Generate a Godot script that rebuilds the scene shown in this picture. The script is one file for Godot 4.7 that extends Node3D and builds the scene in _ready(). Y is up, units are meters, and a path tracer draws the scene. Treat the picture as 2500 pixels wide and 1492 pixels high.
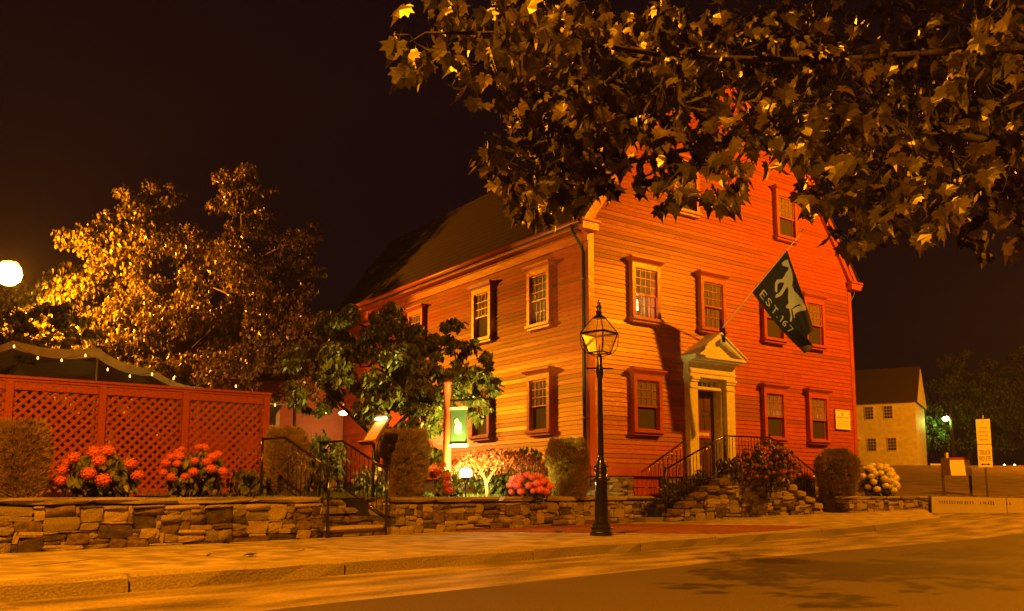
extends Node3D
# A red clapboard tavern on a street corner at night, lit by sodium street lamps.
# World: y up, metres; y = 0 is the pavement beside the gas lamp post.

var rng := RandomNumberGenerator.new()
var used := {}
var M := {}
var T := {}
var unit_box: BoxMesh
var stones: Array = []
const SODIUM := Color(1.0, 0.56, 0.03)
const HOUSE_AT := Vector3(4.89, 0, -22.0)
const HOUSE_TURN := 0.6226
const KERB0 := Vector3(-3.55, 0, -6.23)
const KD := Vector3(0.69, 0, -0.724)
const KN := Vector3(-0.724, 0, -0.69)
const WALL0 := Vector3(-5.31, 0, -9.29)
const WD := Vector3(0.625, 0, -0.781)
const WN := Vector3(-0.781, 0, -0.625)

# ------------------------------------------------------------------ helpers
func rise(p: Vector3) -> float:
	return maxf(0.0, (0.645 * p.x - 0.764 * p.z - 16.5) * 0.021)

func on_kerb(d: float, n: float, y := 0.0) -> Vector3:
	var p := KERB0 + KD * d + KN * n
	p.y = rise(p) + y
	return p

func on_wall(a: float, b: float, y := 0.0) -> Vector3:
	var p := WALL0 + WD * a + WN * b
	p.y = y
	return p

func numbered(called: String) -> String:
	if not used.has(called):
		used[called] = 0
		return called
	used[called] += 1
	return "%s_%03d" % [called, used[called]]

func tag(o: Node, label: String, category: String, group := "") -> Node:
	o.set_meta("label", label)
	o.set_meta("category", category)
	if group:
		o.set_meta("group", group)
	return o

func thing(called: String, label: String, category: String, at := Vector3.ZERO, turn := 0.0, group := "") -> Node3D:
	var o := Node3D.new()
	o.name = numbered(called)
	add_child(o)
	o.position = at
	o.rotation.y = turn
	tag(o, label, category, group)
	return o

func holder(called: String, parent: Node, at := Vector3.ZERO, turn := 0.0) -> Node3D:
	var o := Node3D.new()
	o.name = called
	parent.add_child(o, true)
	o.position = at
	o.rotation.y = turn
	return o

func put(called: String, mesh: Mesh, m: Material, parent: Node, xf := Transform3D()) -> MeshInstance3D:
	var o := MeshInstance3D.new()
	o.mesh = mesh
	o.name = numbered(called) if parent == self else called
	o.material_override = m
	o.transform = xf
	parent.add_child(o, true)
	return o

func setting(called: String, mesh: Mesh, m: Material) -> MeshInstance3D:
	var o := put(called, mesh, m, self)
	o.set_meta("kind", "structure")
	return o

func box(called: String, lo: Vector3, hi: Vector3, m: Material, parent: Node) -> MeshInstance3D:
	return put(called, unit_box, m, parent, Transform3D(Basis.from_scale(hi - lo), (lo + hi) * 0.5))

func bar(called: String, a: Vector3, b: Vector3, w: float, h: float, m: Material, parent: Node) -> MeshInstance3D:
	var z := (b - a).normalized()
	var up := Vector3.UP if absf(z.y) < 0.98 else Vector3.RIGHT
	var x := up.cross(z).normalized()
	var y := z.cross(x)
	return put(called, unit_box, m, parent, Transform3D(Basis(x * w, y * h, z * a.distance_to(b)), (a + b) * 0.5))

func begin(smooth := false) -> SurfaceTool:
	var st := SurfaceTool.new()
	st.begin(Mesh.PRIMITIVE_TRIANGLES)
	st.set_smooth_group(0 if smooth else -1)
	return st

func done(st: SurfaceTool) -> ArrayMesh:
	st.generate_normals()
	return st.commit()

func tri(st: SurfaceTool, a: Vector3, b: Vector3, c: Vector3) -> void:
	st.add_vertex(a)
	st.add_vertex(b)
	st.add_vertex(c)

func quad(st: SurfaceTool, a: Vector3, b: Vector3, c: Vector3, d: Vector3) -> void:
	tri(st, a, b, c)
	tri(st, a, c, d)

func quad_uv(st: SurfaceTool, v: Array, t: Array) -> void:
	for k in [0, 1, 2, 0, 2, 3]:
		st.set_uv(t[k])
		st.add_vertex(v[k])

func brick(st: SurfaceTool, lo: Vector3, hi: Vector3) -> void:
	hexa(st, [Vector3(lo.x, lo.y, hi.z), Vector3(hi.x, lo.y, hi.z), Vector3(hi.x, lo.y, lo.z), Vector3(lo.x, lo.y, lo.z),
		Vector3(lo.x, hi.y, hi.z), Vector3(hi.x, hi.y, hi.z), Vector3(hi.x, hi.y, lo.z), Vector3(lo.x, hi.y, lo.z)])

func hexa(st: SurfaceTool, v: Array) -> void:  # bottom ring 0-3, top ring 4-7
	for f in [[0, 4, 5, 1], [1, 5, 6, 2], [2, 6, 7, 3], [3, 7, 4, 0], [4, 7, 6, 5], [0, 1, 2, 3]]:
		quad(st, v[f[0]], v[f[1]], v[f[2]], v[f[3]])

func tube(st: SurfaceTool, pts: Array, radii: Array, sides := 7) -> void:
	var rings := []
	var side := Vector3.RIGHT
	for i in pts.size():
		var dir: Vector3 = (pts[mini(i + 1, pts.size() - 1)] - pts[maxi(i - 1, 0)]).normalized()
		side = (side - dir * side.dot(dir))
		if side.length() < 0.05:
			side = dir.cross(Vector3(0.3, 0.5, 0.8))
		side = side.normalized()
		var other := dir.cross(side)
		var ring := []
		for k in sides:
			var a := TAU * k / sides
			ring.append(pts[i] + (side * cos(a) + other * sin(a)) * float(radii[mini(i, radii.size() - 1)]))
		rings.append(ring)
	for i in rings.size() - 1:
		for k in sides:
			var n := (k + 1) % sides
			quad(st, rings[i][k], rings[i + 1][k], rings[i + 1][n], rings[i][n])
	for k in range(1, sides - 1):
		tri(st, rings[0][0], rings[0][k], rings[0][k + 1])
		tri(st, rings[-1][0], rings[-1][k + 1], rings[-1][k])

func tube_mesh(pts: Array, radii: Array, sides := 7) -> ArrayMesh:
	var st := begin(true)
	tube(st, pts, radii, sides)
	return done(st)

func lathe(st: SurfaceTool, prof: Array, sides := 16, flute := 0.0, at := Vector3.ZERO) -> void:
	for i in prof.size() - 1:
		for k in sides:
			var v := []
			for c in [[i, k], [i + 1, k], [i + 1, k + 1], [i, k + 1]]:
				var a: float = TAU * c[1] / sides
				var p: Vector2 = prof[c[0]]
				var r := p.x * (1.0 - (flute if c[1] % 2 else 0.0))
				v.append(at + Vector3(cos(a) * r, p.y, sin(a) * r))
			quad(st, v[0], v[1], v[2], v[3])

func lathe_mesh(prof: Array, sides := 16, flute := 0.0, smooth := true) -> ArrayMesh:
	var st := begin(smooth)
	lathe(st, prof, sides, flute)
	return done(st)

func cluster(called: String, mesh: Mesh, m: Material, xfs: Array, tints: Array, parent: Node) -> MultiMeshInstance3D:
	var mm := MultiMesh.new()
	mm.transform_format = MultiMesh.TRANSFORM_3D
	mm.use_colors = not tints.is_empty()
	mm.mesh = mesh
	mm.instance_count = xfs.size()
	for i in xfs.size():
		mm.set_instance_transform(i, xfs[i])
		if tints.size():
			mm.set_instance_color(i, tints[i % tints.size()])
	var o := MultiMeshInstance3D.new()
	o.multimesh = mm
	o.name = called
	o.material_override = m
	o.set_meta("kind", "stuff")
	parent.add_child(o, true)
	return o

func ball() -> Vector3:
	for i in 40:
		var v := Vector3(rng.randf_range(-1, 1), rng.randf_range(-1, 1), rng.randf_range(-1, 1))
		if v.length() < 1.0:
			return v
	return Vector3.ZERO

func turned(p: Vector3, s: float, droop := 0.0) -> Transform3D:
	var b := Basis.from_euler(Vector3(rng.randf_range(-0.7, 0.7) - droop, rng.randf() * TAU, rng.randf_range(-0.6, 0.6)))
	return Transform3D(b.scaled(Vector3.ONE * s), p)

# ------------------------------------------------------------------ materials
func noise_texture(freq: float, lo: float, hi: float, octaves := 4, kind := FastNoiseLite.TYPE_SIMPLEX_SMOOTH, normal := 0.0) -> NoiseTexture2D:
	var n := FastNoiseLite.new()
	n.noise_type = kind
	n.frequency = freq
	n.fractal_octaves = octaves
	n.seed = 11
	var t := NoiseTexture2D.new()
	t.width = 512
	t.height = 512
	t.seamless = true
	t.noise = n
	if normal > 0.0:
		t.as_normal_map = true
		t.bump_strength = normal
	else:
		var g := Gradient.new()
		g.set_color(0, Color(lo, lo, lo))
		g.set_color(1, Color(hi, hi, hi))
		t.color_ramp = g
	return t

func mat(called: String, c: Color, rough: float, tex := "", scale := 1.0, bump := "", bump_depth := 0.6, metal := 0.0) -> StandardMaterial3D:
	var m := StandardMaterial3D.new()
	m.resource_name = called
	m.albedo_color = c.linear_to_srgb()
	m.roughness = rough
	m.metallic = metal
	if tex:
		m.albedo_texture = T[tex]
	if bump:
		m.normal_enabled = true
		m.normal_texture = T[bump]
		m.normal_scale = bump_depth
	if tex or bump:
		m.uv1_triplanar = true
		m.uv1_world_triplanar = true
		m.uv1_scale = Vector3.ONE * scale
	M[called] = m
	return m

func leaf_mat(called: String, c: Color, rough := 0.45, through := 0.5) -> StandardMaterial3D:
	var m := mat(called, c, rough)
	m.vertex_color_use_as_albedo = true
	m.backlight_enabled = true
	m.backlight = Color(through, through, through * 0.4)
	m.cull_mode = BaseMaterial3D.CULL_DISABLED
	return m

func glow(called: String, c: Color, energy: float) -> StandardMaterial3D:
	var m := mat(called, Color(0.8, 0.8, 0.8), 0.5)
	m.emission_enabled = true
	m.emission = c
	m.emission_energy_multiplier = energy
	return m

func make_materials() -> void:
	T.fine = noise_texture(0.06, 0.6, 1.0, 5)
	T.coarse = noise_texture(0.012, 0.55, 1.0, 5)
	T.blotch = noise_texture(0.02, 0.35, 1.0, 5)
	T.soft = noise_texture(0.015, 0.8, 1.0, 4)
	T.bump = noise_texture(0.05, 0, 1, 5, FastNoiseLite.TYPE_SIMPLEX_SMOOTH, 4.0)
	T.grit = noise_texture(0.2, 0, 1, 3, FastNoiseLite.TYPE_SIMPLEX_SMOOTH, 3.0)
	mat("red_paint", Color(0.46, 0.092, 0.035), 0.42, "soft", 0.5, "bump", 0.25)
	mat("red_paint_worn", Color(0.43, 0.10, 0.04), 0.46, "fine", 0.8, "bump", 0.35)
	mat("red_paint_fresh", Color(0.5, 0.105, 0.04), 0.36, "soft", 0.3, "bump", 0.2)
	mat("fence_paint", Color(0.42, 0.07, 0.03), 0.55, "fine", 0.7, "bump", 0.2)
	mat("white_paint", Color(0.8, 0.78, 0.7), 0.5, "soft", 0.8)
	mat("cream_paint", Color(0.72, 0.68, 0.55), 0.6, "soft", 0.3)
	mat("door_paint", Color(0.10, 0.04, 0.03), 0.45, "soft", 0.8)
	mat("hatch_paint", Color(0.45, 0.06, 0.04), 0.5, "soft", 0.8)
	mat("shingle", Color(0.07, 0.042, 0.032), 0.9, "fine", 1.3, "grit", 0.8)
	mat("dark_shingle", Color(0.06, 0.035, 0.03), 0.9, "fine", 0.6)
	mat("asphalt_old", Color(0.33, 0.3, 0.26), 0.7, "", 1.0, "")
	mat("asphalt_new", Color(0.085, 0.068, 0.06), 0.78, "fine", 1.5, "grit", 0.6)
	mat("asphalt_edge", Color(0.24, 0.21, 0.18), 0.85, "fine", 1.5, "grit", 0.5)
	mat("concrete", Color(0.47, 0.43, 0.37), 0.82, "coarse", 0.37, "grit", 0.3)
	mat("pavement", Color(0.45, 0.4, 0.33), 0.85, "coarse", 0.31, "grit", 0.3)
	mat("granite", Color(0.4, 0.36, 0.31), 0.8, "fine", 1.4, "bump", 0.9)
	mat("white_granite", Color(0.74, 0.68, 0.6), 0.8, "fine", 1.5, "bump", 0.5)
	mat("paver", Color(1, 1, 1), 0.85, "fine", 1.0, "grit", 0.5).vertex_color_use_as_albedo = true
	mat("paver_dark", Color(0.22, 0.07, 0.045), 0.85, "fine", 1.0, "grit", 0.5)
	mat("mortar", Color(0.07, 0.055, 0.045), 0.95, "fine", 1.5)
	mat("stone_tan", Color(0.44, 0.36, 0.25), 0.85, "fine", 1.1, "bump", 1.0)
	mat("stone_grey", Color(0.29, 0.25, 0.21), 0.85, "fine", 1.3, "bump", 1.0)
	mat("stone_brown", Color(0.25, 0.18, 0.12), 0.88, "blotch", 1.2, "bump", 1.0)
	mat("stone_dark", Color(0.11, 0.085, 0.07), 0.85, "blotch", 1.0, "bump", 1.0)
	mat("soil", Color(0.05, 0.035, 0.025), 0.95, "fine", 0.9, "grit", 1.0)
	mat("park_grass", Color(0.3, 0.21, 0.07), 0.95, "coarse", 0.13, "grit", 1.0)
	mat("lawn", Color(0.085, 0.095, 0.03), 0.95, "blotch", 0.5, "grit", 1.0)
	mat("ground", Color(0.06, 0.05, 0.03), 0.95, "coarse", 0.1)
	mat("iron", Color(0.012, 0.011, 0.010), 0.14, "", 1.0, "bump", 0.15)
	mat("matt_iron", Color(0.02, 0.017, 0.015), 0.55)
	mat("steel", Color(0.30, 0.29, 0.27), 0.45, "", 1, "", 0, 0.7)
	mat("brass", Color(0.7, 0.5, 0.2), 0.3, "", 1, "", 0, 0.9)
	mat("bark", Color(0.05, 0.036, 0.028), 0.9, "blotch", 2.0, "bump", 1.0)
	mat("pale_bark", Color(0.28, 0.21, 0.15), 0.85, "fine", 2.0, "bump", 0.8)
	mat("sign_wood", Color(0.40, 0.075, 0.035), 0.5, "soft", 0.8)
	mat("sign_green", Color(0.035, 0.085, 0.06), 0.5)
	mat("sign_white", Color(0.85, 0.83, 0.76), 0.5)
	mat("sign_black", Color(0.02, 0.02, 0.02), 0.6)
	mat("sign_brown", Color(0.06, 0.03, 0.02), 0.6)
	mat("letter_grey", Color(0.30, 0.26, 0.2), 0.7)
	mat("paper", Color(0.62, 0.52, 0.36), 0.7)
	var tc := mat("tent_cloth", Color(0.66, 0.54, 0.4), 0.8, "soft", 0.6)
	tc.backlight_enabled = true
	tc.backlight = Color(0.9, 0.8, 0.6)
	mat("tent_roof", Color(0.3, 0.22, 0.16), 0.85, "soft", 0.6)
	mat("annex_roof", Color(0.12, 0.03, 0.022), 0.85, "fine", 0.6)
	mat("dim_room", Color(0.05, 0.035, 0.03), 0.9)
	mat("curtain", Color(0.15, 0.13, 0.11), 0.9)
	mat("red_curtain", Color(0.3, 0.05, 0.03), 0.9)
	mat("screen_mesh", Color(0.055, 0.045, 0.04), 0.75, "fine", 2.0)
	mat("pot", Color(0.03, 0.025, 0.03), 0.5)
	mat("plastic_bag", Color(0.02, 0.02, 0.035), 0.4)
	var g := mat("glass", Color(0.75, 0.8, 0.8), 0.06)
	g.transparency = BaseMaterial3D.TRANSPARENCY_ALPHA
	g.albedo_color.a = 0.12
	g.specular_mode = BaseMaterial3D.SPECULAR_SCHLICK_GGX
	var lg := mat("lantern_glass", Color(0.75, 0.62, 0.4), 0.2)
	lg.transparency = BaseMaterial3D.TRANSPARENCY_ALPHA
	lg.albedo_color.a = 0.28
	leaf_mat("maple_leaf", Color(1, 1, 1), 0.36, 0.35)
	leaf_mat("tree_leaf", Color(1, 1, 1), 0.3, 0.6)
	leaf_mat("dogwood_leaf", Color(1, 1, 1), 0.4, 0.5)
	leaf_mat("shrub_leaf", Color(1, 1, 1), 0.5, 0.3)
	leaf_mat("needle", Color(1, 1, 1), 0.6, 0.2)
	leaf_mat("petal", Color(1, 1, 1), 0.7, 0.5)
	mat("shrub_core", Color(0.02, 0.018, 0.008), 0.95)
	glow("sodium_lens", SODIUM, 60.0)
	glow("sodium_lens_far", Color(1.0, 0.78, 0.32), 40.0)
	glow("flood_lens", Color(1.0, 0.9, 0.62), 60.0)
	glow("warm_bulb", Color(1.0, 0.85, 0.55), 14.0)
	glow("small_bulb", Color(1.0, 0.8, 0.4), 3.0)
	glow("far_bulb", Color(0.93, 1.0, 0.72), 14.0)
	glow("red_bulb", Color(1.0, 0.12, 0.06), 3.0)
	glow("lamp_shade", Color(1.0, 0.82, 0.5), 5.0)

	# road asphalt, wear running along the street (uv.x along, uv.y across)
	var im := Image.create(1024, 256, false, Image.FORMAT_RGB8)
	var n1 := FastNoiseLite.new()
	n1.seed = 4
	n1.frequency = 0.012
	n1.fractal_octaves = 5
	var n2 := FastNoiseLite.new()
	n2.seed = 9
	n2.frequency = 0.11
	n2.fractal_octaves = 3
	for y in 256:
		for x in 1024:
			var streak := n1.get_noise_2d(x * 0.35, y * 2.6)
			var grain := n2.get_noise_2d(x * 2.0, y * 2.0)
			var v := clampf(0.74 + 0.42 * streak + 0.12 * grain + (rng.randf() - 0.5) * 0.1, 0.25, 1.0)
			im.set_pixel(x, y, Color(v, v * 0.985, v * 0.97))
	var road: StandardMaterial3D = M.asphalt_old
	road.albedo_texture = ImageTexture.create_from_image(im)
	road.normal_enabled = true
	road.normal_texture = T.grit
	road.normal_scale = 0.5

func make_stones() -> void:
	for v in 10:
		var st := begin(v % 5 == 0)
		var p := {}
		for x in [-1, 0, 1]:
			for y in [-1, 0, 1]:
				for z in [-1, 0, 1]:
					var off: int = absi(x) + absi(y) + absi(z)
					var pull: float = [1.0, 1.0, 0.99, 0.95][off] - rng.randf() * [0, 0.04, 0.08, 0.15][off]
					var q := Vector3(x, y, z) * 0.5 * pull
					if x == 0: q.x += rng.randf_range(-0.12, 0.12)
					if y == 0: q.y += rng.randf_range(-0.1, 0.1)
					p[Vector3i(x, y, z)] = q + Vector3(rng.randf_range(-0.03, 0.03), rng.randf_range(-0.03, 0.03), rng.randf_range(-0.03, 0.03))
		for ax in 3:
			for sgn in [-1, 1]:
				for i in [-1, 0]:
					for j in [-1, 0]:
						var c := []
						for o in [[i, j], [i + 1, j], [i + 1, j + 1], [i, j + 1]]:
							var k := Vector3i.ZERO
							k[ax] = sgn
							k[(ax + 1) % 3] = o[0]
							k[(ax + 2) % 3] = o[1]
							c.append(p[k])
						if sgn > 0:
							quad(st, c[0], c[3], c[2], c[1])
						else:
							quad(st, c[0], c[1], c[2], c[3])
		stones.append(done(st))

func stone_mat() -> Material:
	var r := rng.randf()
	return M.stone_tan if r < 0.34 else M.stone_grey if r < 0.56 else M.stone_brown if r < 0.86 else M.stone_dark

# rubble face laid in the local xy plane of parent, stones standing proud of z
func rubble(parent: Node, length: float, height: float, z: float, deep: float, big: int, keep: Callable, x_off := 0.0, y_off := 0.0) -> void:
	var cw := 0.05
	var ch := 0.03
	var nx := int(length / cw)
	var ny := int(height / ch)
	var taken := {}
	var place := func(x: int, y: int, w: int, h: int) -> void:
		for a in w:
			for b in h:
				taken[Vector2i(x + a, y + b)] = true
		var cx := x_off + (x + w * 0.5) * cw
		var cy := y_off + (y + h * 0.5) * ch
		var d := deep * rng.randf_range(0.85, 1.0)
		var proud := rng.randf_range(0.012, 0.05)
		var b := Basis.from_euler(Vector3(rng.randf_range(-0.05, 0.05), rng.randf_range(-0.07, 0.07), rng.randf_range(-0.05, 0.05)))
		if rng.randf() < 0.5:
			b = b * Basis(Vector3.FORWARD, PI)
		b = b * Basis.from_scale(Vector3(w * cw * 1.03, h * ch * 1.06, d))
		put("stone", stones[rng.randi() % stones.size()], stone_mat(), parent, Transform3D(b, Vector3(cx, cy, z + proud - d * 0.5)))
	var free := func(x: int, y: int, w: int, h: int) -> bool:
		if x + w > nx or y + h > ny:
			return false
		for a in w:
			for b in h:
				if taken.has(Vector2i(x + a, y + b)) or not keep.call(x_off + (x + a + 0.5) * cw, y_off + (y + b + 0.5) * ch):
					return false
		return true
	for i in big:
		var w := rng.randi_range(4, 8)
		var h := rng.randi_range(4, 7)
		var x := rng.randi_range(0, maxi(0, nx - w))
		var y := rng.randi_range(0, maxi(0, ny - h))
		if free.call(x, y, w, h):
			place.call(x, y, w, h)
	for y in ny:
		for x in nx:
			if not free.call(x, y, 1, 1):
				continue
			var w := rng.randi_range(3, 11)
			var h := rng.randi_range(2, 4)
			while w > 1 and not free.call(x, y, w, 1):
				w -= 1
			while h > 1 and not free.call(x, y, w, h):
				h -= 1
			if w * h >= 2:
				place.call(x, y, w, h)

func stone_wall(label: String, a: Vector3, b: Vector3, height: float, thick: float, big: int, called := "stone_wall") -> Node3D:
	var dir := b - a
	var o := thing(called, label, "wall", a, atan2(-dir.z, dir.x))
	var length := dir.length()
	var cap := 0.085
	box("core", Vector3(0.04, -0.15, -thick + 0.04), Vector3(length - 0.04, height - cap, -0.03), M.mortar, o)
	rubble(o, length, height - cap, 0.0, 0.22, big, func(_x, _y): return true)
	# end faces: a stack of squared stones
	for e in [0.0, length]:
		var y := 0.0
		while y < height - cap - 0.03:
			var h := minf(rng.randf_range(0.07, 0.16), height - cap - y)
			var bs := Basis.from_scale(Vector3(0.2, h * 1.04, thick * 0.92))
			put("stone", stones[rng.randi() % stones.size()], stone_mat(), o, Transform3D(bs, Vector3(e + (0.1 if e == 0.0 else -0.1), y + h * 0.5, -thick * 0.5)))
			y += h
	var x := 0.0
	while x < length - 0.02:
		var w := minf(rng.randf_range(0.55, 1.35), length - x)
		if length - x - w < 0.3:
			w = length - x
		var bs := Basis.from_euler(Vector3(0, 0, rng.randf_range(-0.008, 0.008))) * Basis.from_scale(Vector3(w - 0.01, cap * rng.randf_range(0.9, 1.08), thick + 0.09))
		put("capstone", stones[rng.randi() % stones.size()], [M.stone_tan, M.stone_grey, M.granite][rng.randi() % 3], o, Transform3D(bs, Vector3(x + w * 0.5, height - cap * 0.5, -thick * 0.5)))
		x += w
	return o

# ------------------------------------------------------------------ build
func _ready() -> void:
	rng.seed = 1673
	# camera: low across the street, lens shifted up
	var cam := Camera3D.new()
	cam.name = "camera"
	cam.projection = Camera3D.PROJECTION_FRUSTUM
	cam.near = 0.1
	cam.far = 600.0
	cam.size = 0.1 * 1492.0 / 2150.0
	cam.frustum_offset = Vector2(0, 0.1 * 191.0 / 2150.0)
	cam.position = Vector3(0, 0.62, 0)
	cam.rotation.x = atan(268.0 / 2150.0)
	add_child(cam)
	cam.current = true
	# night sky
	var we := WorldEnvironment.new()
	we.name = "environment"
	var env := Environment.new()
	env.background_mode = Environment.BG_SKY
	var sky := Sky.new()
	var psm := ProceduralSkyMaterial.new()
	psm.sky_top_color = Color(0.035, 0.010, 0.030)
	psm.sky_horizon_color = Color(0.065, 0.024, 0.028)
	psm.sky_curve = 0.12
	psm.ground_bottom_color = Color(0.03, 0.015, 0.01)
	psm.ground_horizon_color = Color(0.08, 0.04, 0.03)
	psm.sun_angle_max = 1.0
	sky.sky_material = psm
	env.sky = sky
	env.background_energy_multiplier = 1.0
	env.tonemap_mode = Environment.TONE_MAPPER_LINEAR
	env.tonemap_exposure = 1.0
	env.sdfgi_enabled = true
	env.ssao_enabled = true
	env.ssil_enabled = true
	env.fog_enabled = true
	env.fog_density = 0.0003
	env.fog_light_color = Color(0.9, 0.9, 0.9)
	we.environment = env
	add_child(we)

	unit_box = BoxMesh.new()
	make_materials()
	make_stones()
	build_street_lamps()
	build_ground()
	build_tavern()
	build_stoop()
	build_walls()
	build_garden_things()
	build_fence_and_patio()
	build_gas_lamp()
	build_flag()
	build_far_side()
	build_plants()
	build_trees()

func lamp_light(parent: Node, at: Vector3, c: Color, energy: float, size: float) -> OmniLight3D:
	var l := OmniLight3D.new()
	l.name = "lamp_light"
	l.light_color = c
	l.light_energy = energy
	l.light_size = size
	l.omni_range = 120.0
	l.omni_attenuation = 2.0
	l.shadow_enabled = true
	l.position = at
	parent.add_child(l, true)
	return l

# ------------------------------------------------------------------ street lamps
func street_lamp(label: String, foot: Vector3, head: Vector3, energy: float, lens: Material, skirt := 0.0) -> void:
	var o := thing("street_lamp", label, "street lamp", foot, 0.0, "sodium street lamps")
	var h := head - foot
	put("pole", tube_mesh([Vector3.ZERO, Vector3(0, h.y * 0.5, 0), Vector3(0, h.y + 0.3, 0)], [0.11, 0.09, 0.07], 12), M.steel, o)
	put("arm", tube_mesh([Vector3(0, h.y - 0.3, 0), Vector3(h.x * 0.4, h.y + 0.25, h.z * 0.4), Vector3(h.x * 0.8, h.y + 0.22, h.z * 0.8), h + Vector3(0, 0.2, 0)], [0.05, 0.045, 0.04, 0.04], 8), M.steel, o)
	var st := begin(true)
	lathe(st, [Vector2(0.01, 0.34), Vector2(0.16, 0.3), Vector2(0.28, 0.2), Vector2(0.31, 0.09), Vector2(0.31, 0.09 - skirt), Vector2(0.295, 0.09 - skirt), Vector2(0.29, 0.1), Vector2(0.02, 0.12)], 24, 0.0, h)
	put("housing", done(st), M.steel, o)
	st = begin(true)
	lathe(st, [Vector2(0.2, 0.08), Vector2(0.19, 0.0), Vector2(0.15, -0.06), Vector2(0.08, -0.1), Vector2(0.005, -0.11)], 18, 0.0, h)
	put("lens", done(st), lens, o)
	lamp_light(o, h + Vector3(0, -0.02, 0), SODIUM, energy, 0.06 if skirt > 0.0 else 0.12)

func build_street_lamps() -> void:
	street_lamp("sodium street lamp on tall pole over the side street, right of tavern", Vector3(17.0, 0.2, -16.6), Vector3(14.73, 10.0, -17.98), 290.0, M.sodium_lens)
	street_lamp("sodium street lamp across the road, out of the picture", Vector3(-1.6, 0.0, 1.8), Vector3(-4.4, 9.4, -1.0), 470.0, M.sodium_lens, 0.235)
	street_lamp("sodium street lamp on tall pole at the far side of the park", Vector3(40.5, 1.6, -46.0), Vector3(38.0, 11.0, -47.5), 700.0, M.sodium_lens)
	# the one in the picture, on a pole behind the patio trees at the left edge
	var o := thing("street_lamp", "glaring orange street lamp behind the trees at far left", "street lamp", Vector3(-16.9, 0.6, -28.2), 0.0, "sodium street lamps")
	var h := Vector3(0.52, 7.12, 0.2)
	put("pole", tube_mesh([Vector3.ZERO, Vector3(0, 4, 0), Vector3(0, 7.6, 0)], [0.12, 0.1, 0.07], 12), M.steel, o)
	put("arm", tube_mesh([Vector3(0, 7.4, 0), Vector3(0.3, 7.65, 0.1), h + Vector3(0, 0.36, 0)], [0.05, 0.045, 0.04], 8), M.steel, o)
	var st := begin(true)
	lathe(st, [Vector2(0.01, 0.44), Vector2(0.2, 0.42), Vector2(0.3, 0.34), Vector2(0.02, 0.34)], 18, 0.0, h)
	put("housing", done(st), M.steel, o)
	st = begin(true)
	lathe(st, [Vector2(0.2, 0.36), Vector2(0.34, 0.22), Vector2(0.4, 0.0), Vector2(0.34, -0.22), Vector2(0.18, -0.36), Vector2(0.005, -0.4)], 20, 0.0, h)
	var lens := put("lens", done(st), M.sodium_lens_far, o)
	lens.cast_shadow = GeometryInstance3D.SHADOW_CASTING_SETTING_ON
	lamp_light(o, h + Vector3(0.32, -0.12, 0.4), SODIUM, 330.0, 0.15)

# ------------------------------------------------------------------ ground
func sheet(d0: float, d1: float, n0: Callable, n1: Callable, nd: int, nn: int, y: float, uvs := 1.0) -> ArrayMesh:
	var st := begin(true)
	for i in nd:
		for j in nn:
			var v := []
			var t := []
			for c in [[i, j], [i, j + 1], [i + 1, j + 1], [i + 1, j]]:
				var d: float = lerpf(d0, d1, float(c[0]) / nd)
				var n: float = lerpf(n0.call(d), n1.call(d), float(c[1]) / nn)
				v.append(on_kerb(d, n, y))
				t.append(Vector2(d * uvs / 8.0, n * uvs / 4.0))
			quad_uv(st, v, t)
	st.generate_normals()
	st.generate_tangents()
	return st.commit()

func wall_n(d: float) -> float:
	return 3.39 + (d - 1.0) * 0.0866

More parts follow.
